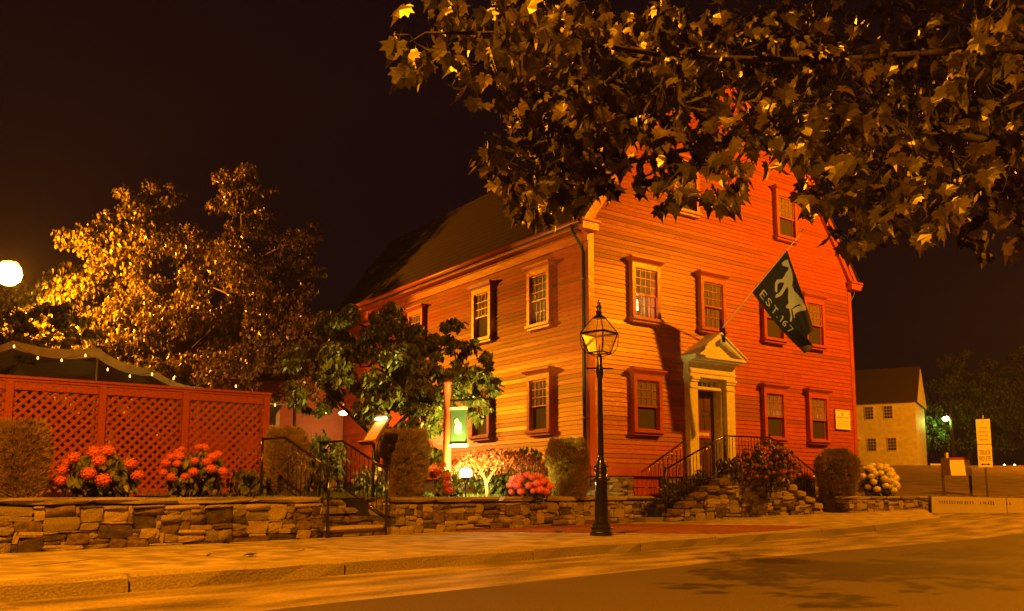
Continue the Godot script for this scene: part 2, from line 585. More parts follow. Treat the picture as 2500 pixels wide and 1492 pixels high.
func build_ground() -> void:
	var pm := PlaneMesh.new()
	pm.size = Vector2(700, 700)
	setting("ground", pm, M.ground).position = Vector3(0, -0.32, -200)
	# road: old worn asphalt beside the kerb, newer overlay towards the middle
	var road := setting("road", sheet(-40, 90, func(_d): return 0.02, func(_d): return -6.4, 90, 8, -0.13), M.asphalt_old)
	var edge := FastNoiseLite.new()
	edge.seed = 3
	edge.frequency = 0.35
	var en := func(d: float) -> float: return -1.78 - clampf((d - 7.0) * 0.075, 0.0, 1.6) + edge.get_noise_1d(d) * 0.05
	put("new_asphalt", sheet(-40, 60, en, func(_d): return -6.38, 300, 6, -0.118), M.asphalt_new, road)
	put("asphalt_lip", sheet(-40, 60, func(d): return en.call(d) + 0.035 + edge.get_noise_1d(d * 3.0 + 40.0) * 0.02, en, 300, 1, -0.1225), M.asphalt_edge, road)
	var near := setting("near_sidewalk", sheet(-40, 60, func(_d): return -6.6, func(_d): return -22.0, 60, 4, 0.0), M.pavement)
	put("kerb_face", sheet(-40, 60, func(_d): return -6.41, func(_d): return -6.6, 60, 1, -0.002), M.granite, near)
	# manhole cover in the road
	var mh := thing("manhole_cover", "round iron manhole cover in the road by the asphalt seam", "manhole cover", Vector3(2.95, rise(Vector3(2.95, 0, -9.85)) - 0.128, -9.85))
	put("rim", lathe_mesh([Vector2(0.36, -0.05), Vector2(0.36, 0.012), Vector2(0.32, 0.012), Vector2(0.32, -0.02)], 28, 0.0, false), M.matt_iron, mh)
	var st := begin()
	lathe(st, [Vector2(0.315, -0.03), Vector2(0.315, 0.004), Vector2(0.001, 0.004)], 28)
	for i in range(-4, 5):
		for j in range(-4, 5):
			if Vector2(i, j).length() < 4.3:
				brick(st, Vector3(i * 0.065 - 0.02, 0.0, j * 0.065 - 0.02), Vector3(i * 0.065 + 0.02, 0.012, j * 0.065 + 0.02))
	put("lid", done(st), M.matt_iron, mh)
	setting("side_street", sheet(19.0, 34.0, func(_d): return -0.02, func(_d): return 16.0, 20, 14, -0.126), M.asphalt_old)
	# kerb of granite blocks
	var kerb := holder("kerb", self)
	kerb.set_meta("kind", "structure")
	var d := -9.0
	var lens := [2.1, 1.9, 2.2, 1.35, 2.35, 2.0, 2.6]
	var k := 0
	while d < 19.0:
		var l: float = lens[k % lens.size()]
		put("kerbstone", kerb_block(d + 0.012, minf(d + l, 19.2) - 0.012), M.granite, kerb)
		d += l
		k += 1
	# pavement: cracked concrete slabs at the left, smoother paving on
	var pave := holder("sidewalk", self)
	pave.set_meta("kind", "structure")
	var joints := [-9.0, -6.6, -4.4, -2.1, 0.05, 2.3, 3.7]
	for i in joints.size() - 1:
		cracked_slab(pave, joints[i], joints[i + 1], i)
	var right := [3.7, 6.3, 9.2, 12.0, 14.6, 17.0, 19.4]
	for i in right.size() - 1:
		put("slab", slab_mesh([Vector2(right[i] + 0.008 + (0.5 if i == 0 else 0.0), 0.2), Vector2(right[i + 1] - 0.008, 0.2), Vector2(right[i + 1] - 0.008, 9.0 if i > 1 else 5.2), Vector2(right[i] + 0.008 - (0.25 if i == 0 else 0.0), 9.0 if i > 1 else 5.2)]), M.pavement, pave)
	put("slab", slab_mesh([Vector2(19.42, 0.2), Vector2(23.0, 1.6), Vector2(26.5, 5.5), Vector2(26.5, 12.0), Vector2(19.42, 12.0)]), M.pavement, pave)
	# red brick apron round the gas lamp post
	var apron := holder("brick_paving", self)
	apron.set_meta("kind", "structure")
	var bm := BoxMesh.new()
	bm.size = Vector3(0.196, 0.05, 0.092)
	var turn := atan2(-WD.z, WD.x)
	var xfs := []
	for i in 34:
		for j in 42:
			var b := -0.02 - j * 0.097
			var a := 6.9 + i * 0.2 + (0.1 if j % 2 else 0.0) + j * 0.05
			var p := on_wall(a, b)
			if (p - KERB0).dot(KN) < 0.25 or a > 11.6 + j * 0.03:
				continue
			xfs.append(Transform3D(Basis(Vector3.UP, turn), p + Vector3(0, rise(p) - 0.0165 + rng.randf_range(0, 0.004), 0)))
	cluster("bricks", bm, M.paver, xfs, tints_of(Color(0.30, 0.085, 0.05), 0.25, 40), apron)

func kerb_block(d0: float, d1: float) -> ArrayMesh:
	var st := begin()
	var n := 5
	var rows := []
	for i in n + 1:
		var d := lerpf(d0, d1, float(i) / n)
		var j := func(s: float) -> float: return rng.randf_range(-s, s)
		rows.append([on_kerb(d, 0.0 + j.call(0.012), -0.16), on_kerb(d, 0.008 + j.call(0.012), -0.02 + j.call(0.01)), on_kerb(d, 0.035 + j.call(0.008), 0.004 + j.call(0.004)), on_kerb(d, 0.19, 0.004 + j.call(0.003)), on_kerb(d, 0.19, -0.16)])
	for i in n:
		for k in 4:
			quad(st, rows[i][k], rows[i][k + 1], rows[i + 1][k + 1], rows[i + 1][k])
	for e in [0, n]:
		for k in range(1, 4):
			tri(st, rows[e][0], rows[e][k], rows[e][k + 1])
	return done(st)

func slab_mesh(poly: Array) -> ArrayMesh:
	var st := begin()
	var idx := Geometry2D.triangulate_polygon(PackedVector2Array(poly))
	for i in range(0, idx.size(), 3):
		var v := []
		for k in 3:
			v.append(on_kerb(poly[idx[i + k]].x, poly[idx[i + k]].y))
		tri(st, v[0], v[1], v[2])
	for i in poly.size():
		var a: Vector2 = poly[i]
		var b: Vector2 = poly[(i + 1) % poly.size()]
		quad(st, on_kerb(a.x, a.y), on_kerb(b.x, b.y), on_kerb(b.x, b.y, -0.12), on_kerb(a.x, a.y, -0.12))
	return done(st)

func cracked_slab(pave: Node, d0: float, d1: float, seed_: int) -> void:
	# two pieces parted by a wandering crack
	var crack := []
	var steps := 7
	for i in steps + 1:
		crack.append(Vector2(lerpf(d0, d1, float(i) / steps), 1.75 + sin(seed_ * 2.3 + i * 1.1) * 0.22 + rng.randf_range(-0.1, 0.1)))
	crack[0].x += 0.014
	crack[-1].x -= 0.014
	var skew := 0.0 if seed_ < 5 else 0.55
	var front := [Vector2(d0 + 0.014, 0.2), Vector2(d1 - 0.014 + skew, 0.2)]
	var back := [Vector2(d1 - 0.014 - skew * 0.5, 5.2), Vector2(d0 + 0.014, 5.2)]
	var f := front.duplicate()
	for i in range(steps, -1, -1):
		f.append(crack[i] - Vector2(0, 0.014 + rng.randf() * 0.03))
	put("slab", slab_mesh(f), M.concrete, pave)
	var b := back.duplicate()
	for i in steps + 1:
		b.append(crack[i] + Vector2(0, 0.014 + rng.randf() * 0.03))
	# the back piece is itself broken across
	put("slab", slab_mesh(b), M.concrete, pave)

# ------------------------------------------------------------------ tavern (local: x along the front, y up, z out to the street)
func hole_cells(x0: float, x1: float, y0: float, y1: float, holes: Array) -> Array:
	var xs := [x0, x1]
	var ys := [y0, y1]
	for h in holes:
		for v in [h[0], h[1]]:
			if v > x0 and v < x1: xs.append(v)
		for v in [h[2], h[3]]:
			if v > y0 and v < y1: ys.append(v)
	xs.sort()
	ys.sort()
	var out := []
	for i in xs.size() - 1:
		for j in ys.size() - 1:
			if xs[i + 1] - xs[i] < 1e-4 or ys[j + 1] - ys[j] < 1e-4:
				continue
			var c := Vector2((xs[i] + xs[i + 1]) / 2, (ys[j] + ys[j + 1]) / 2)
			var inside := false
			for h in holes:
				if c.x > h[0] and c.x < h[1] and c.y > h[2] and c.y < h[3]:
					inside = true
			if not inside:
				out.append([xs[i], xs[i + 1], ys[j], ys[j + 1]])
	return out

func sheathing(parent: Node, x0: float, x1: float, y0: float, y1: float, holes: Array, extra: Array = []) -> void:
	var st := begin()
	for c in hole_cells(x0, x1, y0, y1, holes):
		brick(st, Vector3(c[0], c[2], -0.14), Vector3(c[1], c[3], -0.002))
	for e in extra:
		hexa(st, e)
	put("sheathing", done(st), M.red_paint_worn, parent)

func clapboard_mesh(b0: float, b1: float, t0: float, t1: float, y: float, exposure: float) -> ArrayMesh:
	var st := begin()
	var zb := 0.021 + rng.randf_range(-0.003, 0.004)
	var yb := y - 0.008 + rng.randf_range(-0.003, 0.003)
	var yt := y + exposure + 0.004
	var v := [Vector3(b0, yb, 0), Vector3(b1, yb, 0), Vector3(t1, yt, 0), Vector3(t0, yt, 0), Vector3(b0, yb, zb), Vector3(b1, yb, zb), Vector3(t1, yt, 0.003), Vector3(t0, yt, 0.003)]
	quad(st, v[4], v[7], v[6], v[5])
	quad(st, v[0], v[4], v[5], v[1])
	quad(st, v[0], v[3], v[7], v[4])
	quad(st, v[1], v[5], v[6], v[2])
	return done(st)

# left(y), right(y) give the ends of the row; holes are [x0, x1, y0, y1]
func clapboards(wall: Node, y0: float, y1: float, left: Callable, right: Callable, holes: Array, exposure: float) -> void:
	var y := y0
	var row := 0
	var count := 0
	while y < y1 - 0.02:
		var e := minf(exposure, y1 - y)
		var spans := [[left.call(y), right.call(y), true, true]]
		for h in holes:
			if h[3] < y + 0.015 or h[2] > y + e - 0.015:
				continue
			var nxt := []
			for s in spans:
				if h[1] <= s[0] or h[0] >= s[1]:
					nxt.append(s)
					continue
				if h[0] - s[0] > 0.03: nxt.append([s[0], h[0], s[2], false])
				if s[1] - h[1] > 0.03: nxt.append([h[1], s[1], false, s[3]])
			spans = nxt
		for s in spans:
			var cuts := [s[0], s[1]]
			if s[1] - s[0] > 5.0:
				cuts = [s[0], s[0] + (s[1] - s[0]) * rng.randf_range(0.25, 0.75), s[1]]
			for i in cuts.size() - 1:
				var a: float = cuts[i] + (0.0015 if i > 0 else 0.0)
				var b: float = cuts[i + 1] - (0.0015 if i < cuts.size() - 2 else 0.0)
				var ta: float = left.call(y + e) if i == 0 and s[2] else a
				var tb: float = right.call(y + e) if i == cuts.size() - 2 and s[3] else b
				var r := rng.randf()
				var m: Material = M.red_paint if r < 0.6 else M.red_paint_worn if r < 0.82 else M.red_paint_fresh
				put("clapboard", clapboard_mesh(a, b, ta, tb, y, e), m, wall)
				count += 1
		y += exposure
		row += 1

# x, y: middle of the glass and its foot; w, h: glass size. hood: cap moulding
func window(parent: Node, x: float, y: float, w: float, h: float, dress: String, small_lower := false) -> void:
	var o := holder("window", parent, Vector3(x, y, 0))
	var hw := w * 0.5
	var cs := 0.105
	var z0 := -0.1
	var zf := 0.14
	# casing: two stiles and a head, in one frame
	var st := begin()
	brick(st, Vector3(-hw - cs, -0.02, z0), Vector3(-hw, h, zf))
	brick(st, Vector3(hw, -0.02, z0), Vector3(hw + cs, h, zf))
	brick(st, Vector3(-hw - cs, h, z0), Vector3(hw + cs, h + 0.13, zf + 0.003))
	put("casing", done(st), M.red_paint_fresh, o)
	# cap moulding, stepped outwards
	st = begin()
	var y1 := h + 0.13
	var prof := [[0.0, 0.15], [0.03, 0.16], [0.05, 0.19], [0.085, 0.225], [0.1, 0.23], [0.125, 0.23], [0.15, 0.15]]
	for i in prof.size() - 1:
		var a: Array = prof[i]
		var b: Array = prof[i + 1]
		var ea: float = hw + cs + a[1] - 0.135
		var eb: float = hw + cs + b[1] - 0.135
		hexa(st, [Vector3(-ea, y1 + a[0], a[1]), Vector3(ea, y1 + a[0], a[1]), Vector3(ea, y1 + a[0], -0.05), Vector3(-ea, y1 + a[0], -0.05), Vector3(-eb, y1 + b[0], b[1]), Vector3(eb, y1 + b[0], b[1]), Vector3(eb, y1 + b[0], -0.05), Vector3(-eb, y1 + b[0], -0.05)])
	put("hood", done(st), M.red_paint, o)
	st = begin()
	brick(st, Vector3(-hw - cs - 0.03, -0.09, z0), Vector3(hw + cs + 0.03, -0.02, 0.18))
	brick(st, Vector3(-hw - cs, -0.15, z0), Vector3(hw + cs, -0.09, 0.13))
	put("sill", done(st), M.red_paint_fresh, o)
	# sashes
	var mid := h * 0.47
	var zg := 0.05
	var bars := func(a: Vector2, b: Vector2, cols: int, rows: int, z: float, frame: float) -> ArrayMesh:
		var s := begin()
		brick(s, Vector3(a.x, a.y, z - 0.02), Vector3(a.x + frame, b.y, z + 0.02))
		brick(s, Vector3(b.x - frame, a.y, z - 0.02), Vector3(b.x, b.y, z + 0.02))
		brick(s, Vector3(a.x + frame, a.y, z - 0.02), Vector3(b.x - frame, a.y + frame, z + 0.02))
		brick(s, Vector3(a.x + frame, b.y - frame, z - 0.02), Vector3(b.x - frame, b.y, z + 0.02))
		for i in range(1, cols):
			var xx := lerpf(a.x + frame, b.x - frame, float(i) / cols)
			brick(s, Vector3(xx - 0.009, a.y + frame, z - 0.012), Vector3(xx + 0.009, b.y - frame, z + 0.014))
		for i in range(1, rows):
			var yy := lerpf(a.y + frame, b.y - frame, float(i) / rows)
			for c in cols:
				var xa := lerpf(a.x + frame, b.x - frame, float(c) / cols) + (0.009 if c else 0.0)
				var xb := lerpf(a.x + frame, b.x - frame, float(c + 1) / cols) - (0.009 if c < cols - 1 else 0.0)
				brick(s, Vector3(xa, yy - 0.009, z - 0.012), Vector3(xb, yy + 0.009, z + 0.014))
		return done(s)
	var upper := [Vector2(-hw, mid - 0.02), Vector2(hw, h)]
	var lower := [Vector2(-hw, -0.02), Vector2(hw, mid + 0.02)]
	put("upper_sash", bars.call(upper[0], upper[1], 4, 3, zg + 0.03, 0.035), M.red_paint_fresh, o)
	put("lower_sash", bars.call(lower[0], lower[1], 4 if small_lower else 1, 2 if small_lower else 1, zg - 0.012, 0.035), M.red_paint_fresh, o)
	for c in 4:
		for r in 3:
			var ax := lerpf(-hw + 0.035, hw - 0.035, c / 4.0)
			var ay := lerpf(mid + 0.015, h - 0.035, r / 3.0)
			box("pane", Vector3(ax + 0.009, ay + 0.009, zg + 0.026), Vector3(ax + (w - 0.07) / 4.0 - 0.009, ay + (h - mid - 0.05) / 3.0 - 0.009, zg + 0.03), M.glass, o)
	if small_lower:
		box("pane", Vector3(-hw + 0.035, 0.015, zg - 0.018), Vector3(hw - 0.035, mid - 0.015, zg - 0.014), M.glass, o)
	else:
		box("insect_screen", Vector3(-hw + 0.03, 0.012, zg - 0.016), Vector3(hw - 0.03, mid - 0.012, zg - 0.012), M.screen_mesh, o)
	# the room behind: a shallow dark box
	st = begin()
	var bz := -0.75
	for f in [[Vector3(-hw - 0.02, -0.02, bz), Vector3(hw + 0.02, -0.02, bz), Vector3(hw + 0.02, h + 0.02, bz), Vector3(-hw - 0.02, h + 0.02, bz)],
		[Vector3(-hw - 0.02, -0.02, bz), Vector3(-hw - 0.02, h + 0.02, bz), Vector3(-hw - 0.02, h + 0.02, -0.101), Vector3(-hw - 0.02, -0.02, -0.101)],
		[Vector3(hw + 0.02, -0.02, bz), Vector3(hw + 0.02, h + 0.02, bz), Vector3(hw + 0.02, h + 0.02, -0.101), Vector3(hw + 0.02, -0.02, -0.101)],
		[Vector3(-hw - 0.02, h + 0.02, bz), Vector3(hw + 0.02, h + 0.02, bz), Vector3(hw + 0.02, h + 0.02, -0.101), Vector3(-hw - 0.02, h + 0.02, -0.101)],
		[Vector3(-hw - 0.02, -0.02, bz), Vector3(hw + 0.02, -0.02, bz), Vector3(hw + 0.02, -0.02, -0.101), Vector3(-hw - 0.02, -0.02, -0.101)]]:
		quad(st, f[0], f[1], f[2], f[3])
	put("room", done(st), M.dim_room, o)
	for s in ([-1, 1] if dress in ["both", "lamp", "candle"] else [-1] if dress == "left" else [1] if dress == "right" else []):
		put("curtain", curtain_mesh(hw, h, s), M.curtain if dress != "red" else M.red_curtain, o)
	if dress == "red":
		put("curtain", curtain_mesh(hw, h, 1), M.red_curtain, o)
		put("curtain", curtain_mesh(hw, h, -1), M.curtain, o)
	if dress == "blind":
		box("blind", Vector3(-hw + 0.02, h * 0.25, -0.09), Vector3(hw - 0.02, h - 0.02, -0.085), M.curtain, o)
	if dress == "candle" or dress == "candle_one":
		put("candle", tube_mesh([Vector3(-0.1, mid - 0.28, -0.08), Vector3(-0.1, mid + 0.05, -0.08)], [0.014, 0.014], 8), M.curtain, o)
		put("candle_bulb", lathe_mesh([Vector2(0.004, 0.0), Vector2(0.022, 0.03), Vector2(0.014, 0.07), Vector2(0.002, 0.1)], 8), M.small_bulb, o, Transform3D(Basis(), Vector3(-0.1, mid + 0.06, -0.08)))
		lamp_light(o, Vector3(-0.1, mid + 0.1, -0.08), Color(1, 0.78, 0.42), 0.06, 0.02)

func curtain_mesh(hw: float, h: float, s: int) -> ArrayMesh:
	var st := begin(true)
	var n := 14
	for j in 8:
		for i in n:
			var v := []
			for c in [[i, j], [i, j + 1], [i + 1, j + 1], [i + 1, j]]:
				var u := float(c[0]) / n
				var t := float(c[1]) / 8.0
				var y := lerpf(h - 0.02, 0.05, t)
				var inner := lerpf(0.05, hw * 0.72, pow(t, 0.7) if t < 0.6 else pow(0.6, 0.7))
				v.append(Vector3(s * lerpf(hw - 0.01, inner, u), y, -0.26 + 0.02 * sin(u * 26.0)))
			quad(st, v[0], v[1], v[2], v[3])
	return done(st)

func build_tavern() -> void:
	var o := thing("tavern", "large red clapboard gambrel house with white door surround", "house", HOUSE_AT, HOUSE_TURN)
	var XL := -3.86
	var XR := 6.36
	var YB := 1.02
	var YE := 6.72
	var BR := 9.65
	var RD := 11.45
	var XM := (XL + XR) * 0.5
	var inset := 1.78
	# windows of the front: centre x, foot y, width, height, dressing
	var front_windows := [[-2.14, 4.80, 0.72, 1.16, "lamp", true], [0.22, 4.80, 0.72, 1.16, "left", true], [2.65, 4.80, 0.7, 1.16, "none", false], [4.44, 4.80, 0.7, 1.16, "red", false],
		[-2.15, 2.12, 0.72, 1.15, "both", false], [2.53, 2.12, 0.69, 1.14, "candle", false], [4.45, 2.12, 0.69, 1.14, "candle_one", false],
		[-0.66, 7.74, 0.7, 1.12, "none", false], [3.36, 7.74, 0.7, 1.12, "both", false]]
	var side_windows := [[-1.75, 4.75, 0.68, 1.2, "red", true], [-4.26, 4.75, 0.68, 1.2, "blind", false], [-7.84, 4.75, 0.68, 1.2, "red", true], [-10.6, 4.75, 0.68, 1.2, "none", false],
		[-1.76, 2.15, 0.68, 1.2, "both", false], [-4.3, 2.15, 0.68, 1.2, "none", false], [-7.84, 2.15, 0.68, 1.2, "none", false]]
	var front := holder("front_wall", o)
	var holes := []
	var core := []
	for w in front_windows:
		holes.append([w[0] - w[2] / 2 - 0.103, w[0] + w[2] / 2 + 0.103, w[1] - 0.148, w[1] + w[3] + 0.26])
		core.append([w[0] - w[2] / 2 - 0.02, w[0] + w[2] / 2 + 0.02, w[1] - 0.02, w[1] + w[3]])
		window(o, w[0], w[1], w[2], w[3], w[4], w[5])
	holes.append([-0.80, 0.86, YB - 0.1, 3.95])
	core.append([-0.5, 0.56, YB, 3.62])
	var wl := func(y: float) -> float:
		return XL + 0.14 if y < YE else XL + (y - YE) / (BR - YE) * inset + 0.02 if y < BR else lerpf(XL + inset, XM, (y - BR) / (RD - BR)) + 0.02
	var wr := func(y: float) -> float:
		return XR - 0.14 if y < YE else XR - (y - YE) / (BR - YE) * inset - 0.02 if y < BR else lerpf(XR - inset, XM, (y - BR) / (RD - BR)) - 0.02
	var gable := []
	var zf := -0.002
	var zb := -0.14
	var ys := [YE, 7.72, 8.87, BR, RD]
	for i in ys.size() - 1:
		var a: float = ys[i]
		var b: float = ys[i + 1]
		var l0: float = wl.call(a + 0.001) - 0.02
		var l1: float = wl.call(b - 0.001) - 0.02
		var r0: float = wr.call(a + 0.001) + 0.02
		var r1: float = wr.call(b - 0.001) + 0.02
		if i == 1:
			gable.append([Vector3(l0, a, zf), Vector3(-1.03, a, zf), Vector3(-1.03, a, zb), Vector3(l0, a, zb), Vector3(l1, b, zf), Vector3(-1.03, b, zf), Vector3(-1.03, b, zb), Vector3(l1, b, zb)])
			gable.append([Vector3(-0.29, a, zf), Vector3(2.99, a, zf), Vector3(2.99, a, zb), Vector3(-0.29, a, zb), Vector3(-0.29, b, zf), Vector3(2.99, b, zf), Vector3(2.99, b, zb), Vector3(-0.29, b, zb)])
			gable.append([Vector3(3.73, a, zf), Vector3(r0, a, zf), Vector3(r0, a, zb), Vector3(3.73, a, zb), Vector3(3.73, b, zf), Vector3(r1, b, zf), Vector3(r1, b, zb), Vector3(3.73, b, zb)])
		else:
			gable.append([Vector3(l0, a, zf), Vector3(r0, a, zf), Vector3(r0, a, zb), Vector3(l0, a, zb), Vector3(l1, b, zf), Vector3(r1, b, zf), Vector3(r1, b, zb), Vector3(l1, b, zb)])
	sheathing(front, XL, XR, YB, YE, core.slice(0, 7) + [core[9]], gable)
	box("skirt_board", Vector3(XL, YB, 0), Vector3(-0.81, YB + 0.2, 0.03), M.red_paint, front)
	box("skirt_board", Vector3(0.87, YB, 0), Vector3(XR, YB + 0.2, 0.03), M.red_paint, front)
	clapboards(front, YB + 0.2, RD - 0.1, wl, wr, holes, 0.108)
	box("corner_board", Vector3(XL - 0.026, YB + 0.2, 0.0), Vector3(XL + 0.14, YE - 0.1, 0.032), M.red_paint_fresh, front)
	box("corner_board", Vector3(XR - 0.14, YB + 0.2, 0.0), Vector3(XR + 0.026, YE - 0.1, 0.032), M.red_paint_fresh, front)
	# side wall
	var side := holder("side_wall", o, Vector3(XL, 0, 0), -PI / 2)
	var sh := []
	var sc := []
	for w in side_windows:
		sh.append([w[0] - w[2] / 2 - 0.103, w[0] + w[2] / 2 + 0.103, w[1] - 0.148, w[1] + w[3] + 0.26])
		sc.append([w[0] - w[2] / 2 - 0.02, w[0] + w[2] / 2 + 0.02, w[1] - 0.02, w[1] + w[3]])
	var swn := holder("side_windows", o, Vector3(XL, 0, 0), -PI / 2)
	for w in side_windows:
		window(o, 0, 0, w[2], w[3], w[4], w[5])
		var wn: Node3D = o.get_child(o.get_child_count() - 1)
		wn.transform = Transform3D(Basis(Vector3.UP, -PI / 2), Vector3(XL, w[1], w[0]))
	swn.free()
	sheathing(side, -13.0, -0.142, YB, YE, sc)
	box("skirt_board", Vector3(-13.0, YB, 0), Vector3(0, YB + 0.2, 0.028), M.red_paint, side)
	clapboards(side, YB + 0.2, 6.42, func(_y): return -12.9, func(_y): return -0.12, sh, 0.108)
	box("corner_board", Vector3(-0.14, YB + 0.2, 0.0), Vector3(0.0, 6.4, 0.026), M.red_paint_fresh, side)
	box("frieze_board", Vector3(-13.0, 6.42, 0), Vector3(0.03, 6.62, 0.045), M.red_paint_fresh, side)
	box("bed_moulding", Vector3(-13.0, 6.62, 0), Vector3(0.03, 6.68, 0.09), M.red_paint, side)
	# far walls close the house
	box("rear_wall", Vector3(XL, YB, -13.0), Vector3(XR, YE, -12.86), M.red_paint_worn, o)
	box("far_side_wall", Vector3(XR - 0.14, YB, -12.85), Vector3(XR - 0.002, YE, -0.145), M.red_paint_worn, o)
	var st := begin()
	hexa(st, [Vector3(XL, YE, -12.86), Vector3(XR, YE, -12.86), Vector3(XR, YE, -13.0), Vector3(XL, YE, -13.0), Vector3(XL + inset, BR, -12.86), Vector3(XR - inset, BR, -12.86), Vector3(XR - inset, BR, -13.0), Vector3(XL + inset, BR, -13.0)])
	hexa(st, [Vector3(XL + inset, BR, -12.86), Vector3(XR - inset, BR, -12.86), Vector3(XR - inset, BR, -13.0), Vector3(XL + inset, BR, -13.0), Vector3(XM - 0.01, RD, -12.86), Vector3(XM + 0.01, RD, -12.86), Vector3(XM + 0.01, RD, -13.0), Vector3(XM - 0.01, RD, -13.0)])
	put("rear_gable", done(st), M.red_paint_worn, o)
	# gambrel roof with shingle courses
	var roof := holder("roof", o)
	for s in [-1, 1]:
		var eave := Vector2(XL - 0.34 if s < 0 else XR + 0.34, YE + 0.0)
		var brk := Vector2(XL + inset if s < 0 else XR - inset, BR + 0.06)
		var top := Vector2(XM, RD + 0.08)
		for seg in [[eave, brk, 17], [brk, top, 14]]:
			var p: Vector2 = seg[0]
			var q: Vector2 = seg[1]
			var nrm := (q - p).normalized()
			nrm = Vector2(-nrm.y, nrm.x) * (1.0 if s > 0 else -1.0)
			if nrm.y < 0:
				nrm = -nrm
			st = begin()
			hexa(st, [Vector3(p.x, p.y, 0.12), Vector3(q.x, q.y, 0.12), Vector3(q.x, q.y, -13.12), Vector3(p.x, p.y, -13.12), Vector3(p.x + nrm.x * 0.06, p.y + nrm.y * 0.06, 0.12), Vector3(q.x + nrm.x * 0.06, q.y + nrm.y * 0.06, 0.12), Vector3(q.x + nrm.x * 0.06, q.y + nrm.y * 0.06, -13.12), Vector3(p.x + nrm.x * 0.06, p.y + nrm.y * 0.06, -13.12)])
			put("roof_deck", done(st), M.dark_shingle, roof)
			var n: int = seg[2]
			for i in n:
				var a := p.lerp(q, float(i) / n)
				var b := p.lerp(q, minf(1.0, (i + 1.15) / n))
				st = begin()
				var x0 := 0.15 + rng.randf_range(0, 0.01)
				hexa(st, [Vector3(a.x + nrm.x * 0.062, a.y + nrm.y * 0.062, x0), Vector3(b.x + nrm.x * 0.062, b.y + nrm.y * 0.062, x0), Vector3(b.x + nrm.x * 0.062, b.y + nrm.y * 0.062, -13.15), Vector3(a.x + nrm.x * 0.062, a.y + nrm.y * 0.062, -13.15),
					Vector3(a.x + nrm.x * 0.095, a.y + nrm.y * 0.095, x0), Vector3(b.x + nrm.x * 0.07, b.y + nrm.y * 0.07, x0), Vector3(b.x + nrm.x * 0.07, b.y + nrm.y * 0.07, -13.15), Vector3(a.x + nrm.x * 0.095, a.y + nrm.y * 0.095, -13.15)])
				put("shingle_course", done(st), M.shingle, roof)
			# rake board under the front edge
			st = begin()
			var dn := Vector2(nrm.x, nrm.y) * -0.24
			hexa(st, [Vector3(p.x + dn.x, p.y + dn.y, 0.1), Vector3(q.x + dn.x, q.y + dn.y, 0.1), Vector3(q.x + dn.x, q.y + dn.y, 0.0), Vector3(p.x + dn.x, p.y + dn.y, 0.0), Vector3(p.x, p.y, 0.1), Vector3(q.x, q.y, 0.1), Vector3(q.x, q.y, 0.0), Vector3(p.x, p.y, 0.0)])
			put("rake_board", done(st), M.red_paint, roof)
			st = begin()
			dn *= 0.45
			hexa(st, [Vector3(p.x + dn.x, p.y + dn.y, 0.135), Vector3(q.x + dn.x, q.y + dn.y, 0.135), Vector3(q.x + dn.x, q.y + dn.y, 0.1), Vector3(p.x + dn.x, p.y + dn.y, 0.1), Vector3(p.x, p.y, 0.135), Vector3(q.x, q.y, 0.135), Vector3(q.x, q.y, 0.1), Vector3(p.x, p.y, 0.1)])
			put("rake_moulding", done(st), M.red_paint_fresh, roof)
		# boxed eave, gutter and cornice return
		var ex := XL if s < 0 else XR
		var lo := ex - 0.33 if s < 0 else ex
		box("soffit", Vector3(lo, 6.685, -13.1), Vector3(lo + 0.33, 6.715, 0.1), M.red_paint_worn, roof)
		var fx: float = ex + s * 0.33
		box("fascia", Vector3(minf(fx, fx - s * 0.03), 6.66, -13.1), Vector3(maxf(fx, fx - s * 0.03), 6.84, 0.12), M.red_paint_fresh, roof)
		box("cornice_return", Vector3(minf(ex + s * 0.32, ex - s * 0.16), 6.62, 0.034), Vector3(maxf(ex + s * 0.32, ex - s * 0.16), 6.80, 0.2), M.red_paint_fresh, roof)
		box("return_moulding", Vector3(minf(ex + s * 0.36, ex - s * 0.2), 6.80, 0.034), Vector3(maxf(ex + s * 0.36, ex - s * 0.2), 6.85, 0.24), M.red_paint, roof)
		put("gutter", tube_mesh([Vector3(fx + s * 0.07, 6.80, -13.1), Vector3(fx + s * 0.07, 6.80, 0.14)], [0.065, 0.065], 8), M.red_paint_fresh, roof)
		# downspout with its elbows
		var dx: float = ex + s * 0.075
		put("downspout", tube_mesh([Vector3(fx + s * 0.06, 6.75, -0.12), Vector3(fx + s * 0.04, 6.6, -0.12), Vector3(dx + s * 0.05, 6.3, -0.1), Vector3(dx, 6.15, -0.1), Vector3(dx, 0.8, -0.1)], [0.04], 8), M.matt_iron, roof)
		for yy in [5.5, 3.9, 2.3]:
			box("bracket", Vector3(dx - 0.055, yy, -0.155), Vector3(dx + 0.055, yy + 0.03, -0.05), M.red_paint_worn, roof)
	# foundation of rubble
	var fo := holder("foundation", o)
	box("core", Vector3(XL + 0.06, -0.1, -12.9), Vector3(XR - 0.06, YB - 0.002, -0.1), M.mortar, fo)
	rubble(fo, 3.3, 1.0, -0.03, 0.2, 4, func(x, y): return not (x > -2.55 and x < -1.65 and y > 0.55), XL + 0.02, 0.0)
	rubble(fo, 4.0, 0.9, -0.03, 0.2, 3, func(_x, _y): return true, 2.3, 0.1)
	var fs := holder("side_foundation", o, Vector3(XL, 0, 0), -PI / 2)
	rubble(fs, 6.0, 0.6, -0.03, 0.2, 2, func(_x, _y): return true, -6.0, 0.4)
	box("cellar_hatch", Vector3(-2.52, 0.58, -0.12), Vector3(-1.68, 1.0, -0.05), M.hatch_paint, o)
	build_door(o)
	# bedroom lamp behind the upper left window
	var lamp := thing("table_lamp", "lit table lamp with pale shade inside the upper left front window", "lamp", o.transform * Vector3(-2.28, 4.80, -0.14))
